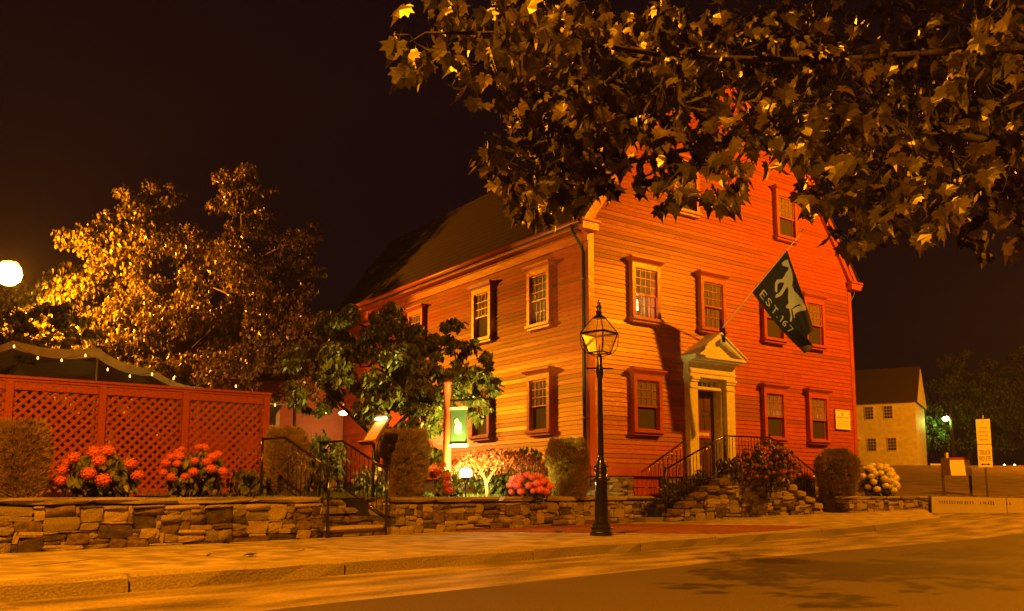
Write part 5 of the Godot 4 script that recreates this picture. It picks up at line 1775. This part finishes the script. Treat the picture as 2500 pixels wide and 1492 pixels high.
func yew(label: String, at: Vector3, rb: float, rt: float, h: float, n: int, round_top := 0.3) -> void:
	var o := thing("yew", label, "shrub", at, rng.randf() * 6.0, "clipped yew bushes")
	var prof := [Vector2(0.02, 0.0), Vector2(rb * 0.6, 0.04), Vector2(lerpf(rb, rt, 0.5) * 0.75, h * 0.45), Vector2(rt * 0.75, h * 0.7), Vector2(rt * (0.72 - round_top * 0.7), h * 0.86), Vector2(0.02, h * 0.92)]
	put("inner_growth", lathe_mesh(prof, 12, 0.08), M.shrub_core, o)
	put("stem", tube_mesh([Vector3(0, -0.1, 0), Vector3(0, 0.2, 0)], [0.05], 6), M.bark, o)
	var sp := sprig()
	var xfs := []
	for i in n:
		var y := rng.randf()
		var a := rng.randf() * TAU
		var edge := rng.randf_range(0.86, 1.06) * lerpf(rb, rt, pow(y, 0.8)) * (1.0 - round_top * smoothstep(0.62, 1.0, y) * smoothstep(0.62, 1.0, y)) * (1.0 + 0.07 * sin(a * 3.0 + y * 5.0) + 0.05 * sin(a * 7.0 - y * 9.0))
		var k := 1.0
		if rng.randf() < 0.2:
			y = 0.9 + rng.randf() * 0.08
			k = sqrt(rng.randf())
			y -= 0.5 * round_top * k * k * 0.4
		var p := Vector3(cos(a) * edge * k, y * h, sin(a) * edge * k)
		var out := Vector3(cos(a), 0.9, sin(a)).normalized()
		var x := out.cross(Vector3(rng.randf(), rng.randf(), rng.randf())).normalized()
		xfs.append(Transform3D(Basis(x, out, x.cross(out)).scaled(Vector3.ONE * rng.randf_range(0.07, 0.15)), p))
	cluster("foliage", sp, M.needle, xfs, tints_of(Color(0.26, 0.2, 0.055), 0.45), o)

func build_plants() -> void:
	var leaf := oval_leaf(0.32, 0.25)
	yew("clipped yew bush at the far left end of the stone wall", Vector3(-6.98, 0.5, -12.55), 0.24, 0.33, 1.1, 3600)
	yew("clipped yew bush beside the right end of the lattice fence", Vector3(-3.78, 0.52, -14.75), 0.24, 0.31, 1.16, 3600)
	yew("wide clipped yew bush right of the menu board", Vector3(-1.86, 0.52, -15.4), 0.22, 0.42, 1.17, 4600)
	yew("clipped yew bush beside the tavern's front corner and downspout", Vector3(1.12, 0.5, -17.7), 0.26, 0.40, 1.18, 4600)
	yew("round dark yew bush right of the stoop beside white hydrangea", Vector3(8.62, 0.4, -23.45), 0.34, 0.58, 1.36, 5600, 0.6)
	var red := Color(0.6, 0.13, 0.09)
	bush("hydrangea with red blooms in front of the left lattice panel", Vector3(-5.78, 0.5, -12.45), Vector3(0.5, 0.38, 0.4), 420, leaf, 0.15, Color(0.09, 0.11, 0.025), "hydrangea", spots(13, Vector3(0.52, 0.36, 0.42)), 0.095, red)
	bush("hydrangea thick with red blooms before the middle lattice panel", Vector3(-4.78, 0.52, -13.35), Vector3(0.43, 0.38, 0.38), 420, leaf, 0.14, Color(0.09, 0.11, 0.025), "hydrangea", spots(21, Vector3(0.45, 0.4, 0.42)), 0.075, red)
	bush("low dark leafy shrub at the right end of the lattice fence", Vector3(-4.15, 0.5, -14.0), Vector3(0.35, 0.28, 0.3), 260, leaf, 0.12, Color(0.06, 0.07, 0.02))
	bush("hydrangea with dark red blooms just left of the flood light", Vector3(-1.12, 0.5, -15.75), Vector3(0.3, 0.32, 0.25), 190, leaf, 0.13, Color(0.1, 0.15, 0.03), "hydrangea", [Vector3(-0.1, 0.62, 0.1), Vector3(0.12, 0.66, 0.05), Vector3(-0.02, 0.42, 0.22), Vector3(-0.2, 0.5, 0.1), Vector3(0.02, 0.17, 0.26), Vector3(-0.02, 0.28, 0.22), Vector3(-0.28, 0.45, 0.0)], 0.085, Color(0.42, 0.05, 0.04))
	bush("pink hydrangea blooming on the stone wall between little maple and yew", Vector3(0.33, 0.5, -16.45), Vector3(0.36, 0.24, 0.26), 200, leaf, 0.12, Color(0.08, 0.11, 0.03), "hydrangea", spots(26, Vector3(0.38, 0.23, 0.28), -0.35, -0.1), 0.078, Color(0.75, 0.16, 0.19))
	bush("white hydrangea in bloom on the wall right of the stoop", Vector3(9.9, 0.4, -24.0), Vector3(0.5, 0.5, 0.4), 420, leaf, 0.14, Color(0.08, 0.1, 0.03), "hydrangea", spots(32, Vector3(0.5, 0.5, 0.42), -0.4, -0.1), 0.1, Color(0.72, 0.68, 0.45))
	bush("dark rhododendron against the tavern's side wall by the yew", Vector3(0.35, 0.55, -18.6), Vector3(0.62, 0.52, 0.5), 620, leaf, 0.15, Color(0.06, 0.085, 0.02))
	bush("low dark shrub under the small maple by the side wall", Vector3(-0.35, 0.55, -18.3), Vector3(0.55, 0.36, 0.45), 420, leaf, 0.13, Color(0.05, 0.06, 0.02))
	bush("leafy dark shrub behind the left step handrail", Vector3(-3.75, 0.55, -17.3), Vector3(0.6, 0.65, 0.5), 620, leaf, 0.15, Color(0.06, 0.08, 0.02))
	bush("low flowering shrub on the lawn behind the menu board", Vector3(-2.7, 0.6, -17.4), Vector3(0.5, 0.3, 0.4), 330, leaf, 0.12, Color(0.08, 0.1, 0.025), "shrub", spots(4, Vector3(0.5, 0.25, 0.4)), 0.06, Color(0.6, 0.4, 0.2))
	bush("dark hedge shrub below the annex window", Vector3(-7.3, 0.7, -27.0), Vector3(1.3, 0.75, 0.7), 700, leaf, 0.18, Color(0.05, 0.06, 0.02))
	var hx := Transform3D(Basis(Vector3.UP, HOUSE_TURN), HOUSE_AT)
	bush("reddish flowering bush growing before the stoop railing", hx * Vector3(0.2, 0.68, 1.6), Vector3(0.8, 0.56, 0.36), 1000, leaf, 0.12, Color(0.075, 0.06, 0.03), "shrub", spots(46, Vector3(0.8, 0.54, 0.38), -0.5), 0.05, Color(0.35, 0.07, 0.10))
	bush("trailing plant in the stones at left of the stoop face", hx * Vector3(-0.75, 0.9, 1.3), Vector3(0.35, 0.3, 0.2), 300, leaf, 0.1, Color(0.06, 0.055, 0.025))
	for q in [[-1.45, 0.7, "dark potted plant on the upper left stoop step"], [-1.95, 0.52, "dark potted plant on the middle left stoop step"], [-2.45, 0.3, "dark potted plant on the lower left stoop step"]]:
		var p := thing("potted_plant", q[2], "plant", hx * Vector3(q[0], q[1], 1.05), 0.0, "pots on the stoop steps")
		put("pot", lathe_mesh([Vector2(0.001, 0), Vector2(0.085, 0), Vector2(0.115, 0.18), Vector2(0.125, 0.2), Vector2(0.105, 0.2), Vector2(0.1, 0.17), Vector2(0.001, 0.17)], 14), M.pot, p)
		var xfs := []
		for i in 120:
			xfs.append(turned(Vector3(0, 0.32, 0) + ball() * Vector3(0.18, 0.2, 0.18), rng.randf_range(0.06, 0.1)))
		cluster("foliage", leaf, M.shrub_leaf, xfs, tints_of(Color(0.06, 0.06, 0.03)), p)
	# small umbrella-shaped Japanese maple lit by the flood light
	var jm := thing("japanese_maple", "small red-leaved weeping maple with pale forked trunk", "tree", Vector3(-0.47, 0.5, -16.75))
	var st := begin(true)
	tube(st, [Vector3(0, -0.02, 0), Vector3(0.0, 0.2, 0), Vector3(-0.04, 0.4, 0.0), Vector3(-0.12, 0.55, 0.02), Vector3(-0.22, 0.72, 0.05), Vector3(-0.42, 0.8, 0.08)], [0.042, 0.036, 0.03, 0.024, 0.018, 0.008], 8)
	tube(st, [Vector3(-0.01, 0.3, 0), Vector3(0.06, 0.44, -0.02), Vector3(0.16, 0.58, -0.02), Vector3(0.2, 0.74, -0.05), Vector3(0.45, 0.86, -0.1)], [0.03, 0.026, 0.022, 0.016, 0.007], 8)
	tube(st, [Vector3(-0.1, 0.52, 0.02), Vector3(-0.02, 0.68, 0.08), Vector3(0.02, 0.86, 0.1)], [0.02, 0.015, 0.007], 6)
	put("trunk", done(st), M.pale_bark, jm)
	var xs := []
	for i in 4200:
		var a := rng.randf() * TAU
		var rr := sqrt(rng.randf())
		var y := 0.98 - 0.26 * rr * rr - rng.randf() * 0.16 - 0.18 * rng.randf() * smoothstep(0.7, 1.0, rr)
		xs.append(turned(Vector3(0.18 + cos(a) * rr * 0.98, y + 0.03 * sin(a * 5.0), -0.1 + sin(a) * rr * 0.55), rng.randf_range(0.035, 0.065), 0.5))
	cluster("crown", oval_leaf(0.16, 0.3), M.dogwood_leaf, xs, tints_of(Color(0.15, 0.036, 0.018), 0.4), jm)

# ------------------------------------------------------------------ trees
func crown_tree(called: String, label: String, at: Vector3, limbs: Array, blobs: Array, n: int, leaf: Mesh, size: float, c: Color, m: Material, bark: Material, droop := 0.3) -> Node3D:
	var o := thing(called, label, "tree", at)
	var st := begin(true)
	for l in limbs:
		tube(st, l[0], l[1], 8)
	# twigs from the last limb out to each clump
	var xfs := []
	var total := 0.0
	for b in blobs:
		total += pow(b[1], 2.0)
	for b in blobs:
		var near: Vector3 = limbs[0][0][-1]
		for l in limbs:
			for p in l[0]:
				if p.y > 0.6 and p.distance_to(b[0]) < near.distance_to(b[0]):
					near = p
		tube(st, [near, near.lerp(b[0], 0.5) + Vector3(0, 0.1, 0), b[0]], [0.03 * b[1] + 0.01, 0.02 * b[1] + 0.006, 0.006], 5)
		var clumps := []
		var nc := int(7 + b[1] * 9)
		for k in nc:
			var q := ball()
			q = q.normalized() * pow(q.length(), 0.45)
			clumps.append([b[0] + Vector3(q.x, q.y * 0.95, q.z) * b[1], b[1] * rng.randf_range(0.14, 0.36)])
		for i in int(n * pow(b[1], 2.0) / total):
			var k: Array = clumps[rng.randi() % nc]
			var g: Vector3 = ball() * k[1] * Vector3(1.15, 0.85, 1.15)
			xfs.append(turned(k[0] + g, size * rng.randf_range(0.65, 1.25), droop))
	put("trunk", done(st), bark, o)
	cluster("crown", leaf, m, xfs, tints_of(c, 0.4, 90), o)
	return o

func build_trees() -> void:
	var leaf := oval_leaf(0.36, 0.2)
	crown_tree("patio_tree", "tall bushy tree with twin tips, nearest the glaring lamp", Vector3(-14.1, 0.4, -31.0),
		[[[Vector3.ZERO, Vector3(0.11, 2.87, 0.00), Vector3(0.34, 5.74, 0.00), Vector3(0.80, 11.02, 0.00)], [0.2, 0.17, 0.12, 0.03]], [[Vector3(0.11, 2.53, 0.00), Vector3(-1.38, 5.74, 0.34), Vector3(-2.07, 7.46, 0.00)], [0.12, 0.08, 0.03]]],
		[[Vector3(0.52, 11.14, 0.00), 0.86], [Vector3(1.44, 10.91, 0.34), 0.69], [Vector3(0.11, 9.41, 0.00), 1.49], [Vector3(-1.38, 8.04, 0.00), 1.72], [Vector3(1.49, 8.50, 0.00), 1.72], [Vector3(-2.64, 6.31, 0.00), 1.72], [Vector3(0.00, 6.43, 0.69), 2.07], [Vector3(2.18, 6.20, 0.46), 1.84], [Vector3(-0.92, 4.82, 0.57), 1.72], [Vector3(1.38, 4.48, 0.57), 1.61]], 21000, leaf, 0.165, Color(0.13, 0.11, 0.026), M.tree_leaf, M.pale_bark)
	crown_tree("patio_tree", "tall bushy tree with single tip, behind the lattice fence", Vector3(-9.1, 0.4, -29.5),
		[[[Vector3.ZERO, Vector3(0.00, 3.54, 0.00), Vector3(0.12, 6.49, 0.47), Vector3(-0.35, 11.21, 0.00)], [0.19, 0.16, 0.1, 0.02]], [[Vector3(0.00, 3.54, 0.00), Vector3(1.06, 6.14, 0.35), Vector3(1.89, 8.73, 0.24)], [0.11, 0.06, 0.02]]],
		[[Vector3(-0.59, 10.86, 0.00), 1.00], [Vector3(0.12, 10.50, 0.00), 0.83], [Vector3(-0.59, 9.32, 0.00), 1.42], [Vector3(0.59, 8.26, 0.24), 1.53], [Vector3(1.65, 7.32, 0.00), 1.18], [Vector3(-1.42, 7.32, 0.00), 1.65], [Vector3(0.12, 6.14, 0.71), 1.89], [Vector3(1.77, 5.43, 0.24), 1.30], [Vector3(-1.65, 5.07, 0.35), 1.65], [Vector3(0.35, 4.25, 0.83), 1.53], [Vector3(2.24, 9.20, 0.00), 0.41], [Vector3(1.89, 4.01, 0.35), 0.94], [Vector3(-2.9, 4.0, 0.4), 1.2], [Vector3(-2.2, 2.9, 0.6), 1.1]], 22000, leaf, 0.16, Color(0.17, 0.13, 0.034), M.tree_leaf, M.pale_bark)
	crown_tree("garden_tree", "small forked tree rising behind the left end of lattice fence", Vector3(-11.1, 0.5, -19.0),
		[[[Vector3.ZERO, Vector3(0.0, 1.6, 0), Vector3(0.05, 2.7, 0), Vector3(0.25, 3.6, 0), Vector3(0.2, 4.3, 0)], [0.1, 0.085, 0.08, 0.055, 0.02]], [[Vector3(0.03, 2.6, 0), Vector3(0.45, 2.95, 0.1), Vector3(1.0, 3.6, 0)], [0.07, 0.05, 0.015]], [[Vector3(0.03, 2.9, 0), Vector3(-0.5, 3.5, 0.1)], [0.06, 0.03]]],
		[[Vector3(1.0, 3.95, 0), 0.55], [Vector3(0.2, 3.7, 0.2), 0.45], [Vector3(-0.6, 3.5, 0.2), 0.6], [Vector3(1.5, 3.7, -0.2), 0.45], [Vector3(0.6, 3.4, 0.2), 0.4]], 1500, leaf, 0.13, Color(0.11, 0.11, 0.025), M.tree_leaf, M.pale_bark)
	crown_tree("dogwood", "dogwood tree with drooping leaves beside the tavern's side wall", Vector3(-2.9, 0.55, -18.6),
		[[[Vector3.ZERO, Vector3(0.05, 0.8, 0), Vector3(0.25, 1.5, 0.1), Vector3(0.2, 2.6, 0), Vector3(-0.2, 3.6, 0)], [0.09, 0.075, 0.06, 0.045, 0.015]], [[Vector3(0.1, 1.1, 0), Vector3(0.9, 1.9, 0.3), Vector3(1.8, 2.6, 0.3)], [0.05, 0.035, 0.012]], [[Vector3(0.05, 1.2, 0), Vector3(-0.8, 2.0, 0.2), Vector3(-1.3, 2.5, 0)], [0.05, 0.03, 0.012]]],
		[[Vector3(-0.6, 3.55, 0), 0.62], [Vector3(0.1, 3.65, 0.1), 0.62], [Vector3(-1.2, 3.0, 0), 0.7], [Vector3(0.7, 3.3, 0.1), 0.65], [Vector3(1.5, 3.45, 0.1), 0.42], [Vector3(1.95, 2.95, 0.2), 0.45], [Vector3(-0.3, 2.7, 0.3), 0.9], [Vector3(0.7, 2.5, 0.5), 0.85], [Vector3(1.5, 2.4, 0.5), 0.62], [Vector3(2.2, 2.35, 0.3), 0.42], [Vector3(1.3, 1.75, 0.5), 0.5], [Vector3(0.35, 1.8, 0.5), 0.55], [Vector3(-1.3, 2.2, 0.1), 0.55], [Vector3(2.1, 1.9, 0.3), 0.32], [Vector3(1.1, 1.25, 0.4), 0.3], [Vector3(2.4, 2.65, 0.1), 0.25], [Vector3(1.2, 2.1, 1.0), 0.5], [Vector3(1.85, 2.25, 0.95), 0.42], [Vector3(0.5, 1.75, 0.9), 0.5], [Vector3(1.0, 1.35, 0.9), 0.38], [Vector3(2.35, 2.35, 0.75), 0.3], [Vector3(0.9, 2.6, 0.9), 0.5], [Vector3(1.35, 0.85, 0.7), 0.22]], 11500, oval_leaf(0.27, 0.35), 0.16, Color(0.11, 0.13, 0.026), M.dogwood_leaf, M.bark, 0.0)
	# dark trees beyond the park
	for q in [[Vector3(35.6, 2.6, -78.6), 7.5, "dark leafy tree behind the far greenish street lamp"], [Vector3(43.5, 2.6, -84.0), 12.0, "broad dark tree between far lamp and road sign"], [Vector3(52.0, 2.6, -88.0), 13.0, "dark tree mass behind the road sign at far right"], [Vector3(61.0, 2.6, -90.0), 11.0, "dark tree at the far right edge of the park"], [Vector3(33.0, 2.6, -92.0), 10.0, "dark tree behind the white house gable"]]:
		var h: float = q[1]
		crown_tree("park_tree", q[2], q[0], [[[Vector3.ZERO, Vector3(0, h * 0.4, 0), Vector3(0.2, h * 0.8, 0)], [0.3, 0.22, 0.06]]],
			[[Vector3(0, h * 0.8, 0), h * 0.2], [Vector3(-h * 0.2, h * 0.6, 0), h * 0.2], [Vector3(h * 0.22, h * 0.6, 0), h * 0.2], [Vector3(-h * 0.15, h * 0.38, 1), h * 0.2], [Vector3(h * 0.18, h * 0.36, 1), h * 0.2], [Vector3(0, h * 0.5, 1), h * 0.2]], 5200, leaf, 0.34, Color(0.026, 0.045, 0.011), M.needle, M.bark)
	build_maple()

func build_maple() -> void:
	var o := thing("maple_tree", "large maple whose leafy boughs hang over the top of the picture", "tree", Vector3(5.6, 0, -4.4))
	var at := o.position
	var st := begin(true)
	tube(st, [Vector3.ZERO, Vector3(0, 1.2, 0), Vector3(-0.1, 2.6, -0.2), Vector3(0.0, 4.2, -0.4), Vector3(0.2, 7.0, -0.6)], [0.34, 0.28, 0.24, 0.18, 0.08], 12)
	put("trunk", done(st), M.bark, o)
	for l in [[[[5.5, 2.4, -4.6], [4.82, 3.24, -6.0], [3.78, 3.3, -6.5], [3.07, 3.68, -7.0], [1.89, 3.36, -6.5], [1.02, 3.0, -6.0], [0.63, 3.07, -6.5], [0.2, 3.15, -6.8], [-0.12, 3.08, -6.2]], 0.04],
		[[[5.55, 3.6, -4.7], [4.88, 3.86, -6.0], [3.68, 4.06, -6.5], [2.58, 4.22, -7.0], [1.28, 4.0, -6.5], [0.43, 3.75, -5.8], [-0.12, 3.37, -5.0], [-0.52, 3.37, -5.0], [-0.65, 3.29, -5.0]], 0.04],
		[[[3.07, 3.68, -7.0], [2.4, 2.85, -6.0], [2.23, 2.31, -5.5]], 0.018], [[[3.78, 3.3, -6.5], [3.12, 2.73, -6.0], [2.69, 2.39, -5.6]], 0.02], [[[1.89, 3.36, -6.5], [1.52, 2.86, -5.8], [1.38, 2.53, -5.5]], 0.016], [[[3.68, 4.06, -6.5], [3.35, 3.79, -5.5], [2.91, 3.43, -5.0]], 0.02]]:
		var pts := []
		var radii := []
		for i in l[0].size():
			var p: Array = l[0][i]
			pts.append(Vector3(p[0], p[1], p[2]) - at)
			radii.append(lerpf(l[1], 0.004, float(i) / (l[0].size() - 1)))
		put("branch", tube_mesh(pts, radii, 7), M.bark, o)
	var leaf := maple_leaf()
	var all := []
	var twigs := begin(true)
	for c in [ [-0.62, 3.29, -5.00, 0.12, 0.12, 14], [-0.36, 3.54, -5.20, 0.19, 0.15, 25], [-0.05, 3.13, -4.60, 0.19, 0.17, 34], [-0.19, 3.36, -5.50, 0.23, 0.13, 22], [0.22, 3.53, -5.50, 0.23, 0.23, 45], [0.03, 3.45, -5.80, 0.16, 0.16, 20], [0.12, 3.44, -6.30, 0.15, 0.12, 16], [-0.15, 2.97, -6.00, 0.13, 0.14, 18], [0.06, 3.16, -6.50, 0.18, 0.18, 30], [0.32, 3.33, -6.50, 0.24, 0.24, 45], [0.22, 3.14, -7.50, 0.24, 0.21, 35], [0.57, 3.03, -6.50, 0.24, 0.21, 45], [0.67, 3.27, -6.00, 0.28, 0.25, 60], [0.59, 3.77, -6.00, 0.28, 0.31, 60], [1.12, 4.13, -6.50, 0.33, 0.30, 70], [1.08, 3.40, -6.00, 0.28, 0.25, 60], [0.99, 2.97, -6.00, 0.22, 0.17, 40], [1.03, 2.59, -5.50, 0.13, 0.09, 12], [1.39, 2.66, -5.50, 0.14, 0.18, 28], [1.46, 3.18, -6.00, 0.25, 0.20, 45], [1.79, 4.22, -7.00, 0.39, 0.39, 70], [2.34, 4.33, -7.00, 0.39, 0.36, 70], [1.96, 3.27, -6.00, 0.25, 0.22, 50], [1.67, 2.64, -5.00, 0.12, 0.12, 16], [2.04, 2.61, -5.50, 0.15, 0.15, 25], [2.30, 3.12, -6.00, 0.22, 0.22, 40], [2.85, 4.11, -7.00, 0.39, 0.36, 60], [2.24, 2.33, -5.50, 0.09, 0.18, 16], [2.60, 2.76, -6.00, 0.22, 0.22, 40], [3.00, 3.36, -6.50, 0.30, 0.30, 50], [3.44, 4.22, -7.00, 0.39, 0.39, 60], [2.64, 2.39, -5.50, 0.18, 0.13, 20], [3.13, 2.85, -6.00, 0.25, 0.25, 45], [3.37, 3.40, -6.00, 0.31, 0.31, 55], [2.89, 3.37, -5.00, 0.21, 0.19, 35], [3.45, 2.50, -6.00, 0.20, 0.20, 30], [3.57, 2.88, -6.00, 0.22, 0.25, 35], [1.10, 5.01, -9.00, 0.63, 0.63, 80], [2.20, 4.92, -9.00, 0.75, 0.71, 120], [3.30, 4.92, -9.00, 0.75, 0.75, 140], [4.39, 4.65, -9.00, 0.75, 0.84, 160], [5.26, 4.55, -9.00, 0.50, 0.92, 110], [0.59, 5.11, -8.00, 0.56, 0.33, 60], [2.73, 5.39, -8.50, 1.19, 0.32, 110], [4.41, 5.39, -8.50, 0.99, 0.32, 90] ]:
		var mid := Vector3(c[0], c[1], c[2]) - at
		for i in int(c[5]):
			var q := ball()
			q = q.normalized() * pow(q.length(), 0.7)
			var p := mid + Vector3(q.x * c[3], q.y * c[4], q.z * 0.45)
			var b := Basis.from_euler(Vector3(rng.randf_range(-0.9, 0.9), rng.randf() * TAU, rng.randf_range(-0.55, 0.55)))
			all.append([p, Transform3D(b.scaled(Vector3.ONE * rng.randf_range(0.10, 0.19)), p), -(p + at).z])
			if i % 4 == 0:
				tube(twigs, [mid + Vector3(0, c[4] * 0.6, 0), mid.lerp(p, 0.6) + Vector3(0, 0.05, 0), p + Vector3(0, 0.04, 0)], [0.004, 0.003, 0.0015], 3)
	# the crown goes on upwards, above the picture
	for c in [[0.8, 6.6, -6.0, 1.5, 1.1], [2.6, 7.2, -6.5, 1.7, 1.4], [4.6, 7.4, -6.0, 1.8, 1.5], [1.2, 8.6, -5.0, 1.5, 1.3], [3.4, 9.2, -5.0, 1.9, 1.4], [5.6, 9.4, -4.4, 1.9, 1.6], [6.6, 6.8, -5.4, 1.6, 1.5], [0.2, 7.4, -3.6, 1.2, 1.2], [2.4, 7.6, -3.4, 1.6, 1.4], [5.0, 7.2, -2.6, 1.7, 1.4], [5.6, 5.4, -7.0, 1.2, 1.2], [6.2, 5.2, -9.2, 1.3, 1.4], [7.2, 6.5, -9.5, 1.6, 1.6], [5.3, 6.9, -8.8, 1.3, 1.0], [6.6, 4.0, -8.5, 1.0, 1.0], [6.0, 3.2, -7.6, 0.8, 0.8]]:
		for i in 330:
			var q := ball()
			q = q.normalized() * pow(q.length(), 0.6)
			var p := Vector3(c[0] + q.x * c[3], c[1] + q.y * c[4], c[2] + q.z * 1.4) - at
			all.append([p, turned(p, rng.randf_range(0.13, 0.2), 0.2), 50.0])
	put("twigs", done(twigs), M.bark, o)
	all.sort_custom(func(x, y): return x[2] < y[2])
	var tints := tints_of(Color(0.036, 0.031, 0.011), 0.45, 12)
	var leaf_mats := []
	for t in tints:
		var m: StandardMaterial3D = M.maple_leaf.duplicate()
		m.vertex_color_use_as_albedo = false
		m.albedo_color = t.linear_to_srgb()
		leaf_mats.append(m)
	var rest := []
	for i in all.size():
		if i < 300:
			put("leaf", leaf, leaf_mats[i % 12], o, all[i][1])
		else:
			rest.append(all[i][1])
	cluster("foliage", leaf, M.maple_leaf, rest, tints_of(Color(0.036, 0.03, 0.011), 0.5, 90), o)
	# a few leaves dropped on the pavement
	for q in [[0.72, -14.2, "dry fallen leaf on the brick paving left of the lamp post"], [-2.55, -8.9, "dry fallen leaf on the concrete pavement near the kerb"]]:
		var d := put("fallen_leaf", leaf, leaf_mats[3], self, Transform3D(Basis.from_euler(Vector3(-1.5, q[0] * 3.0, 0)).scaled(Vector3.ONE * 0.14), Vector3(q[0], 0.03, q[1])))
		tag(d, q[2], "leaf", "fallen leaves")
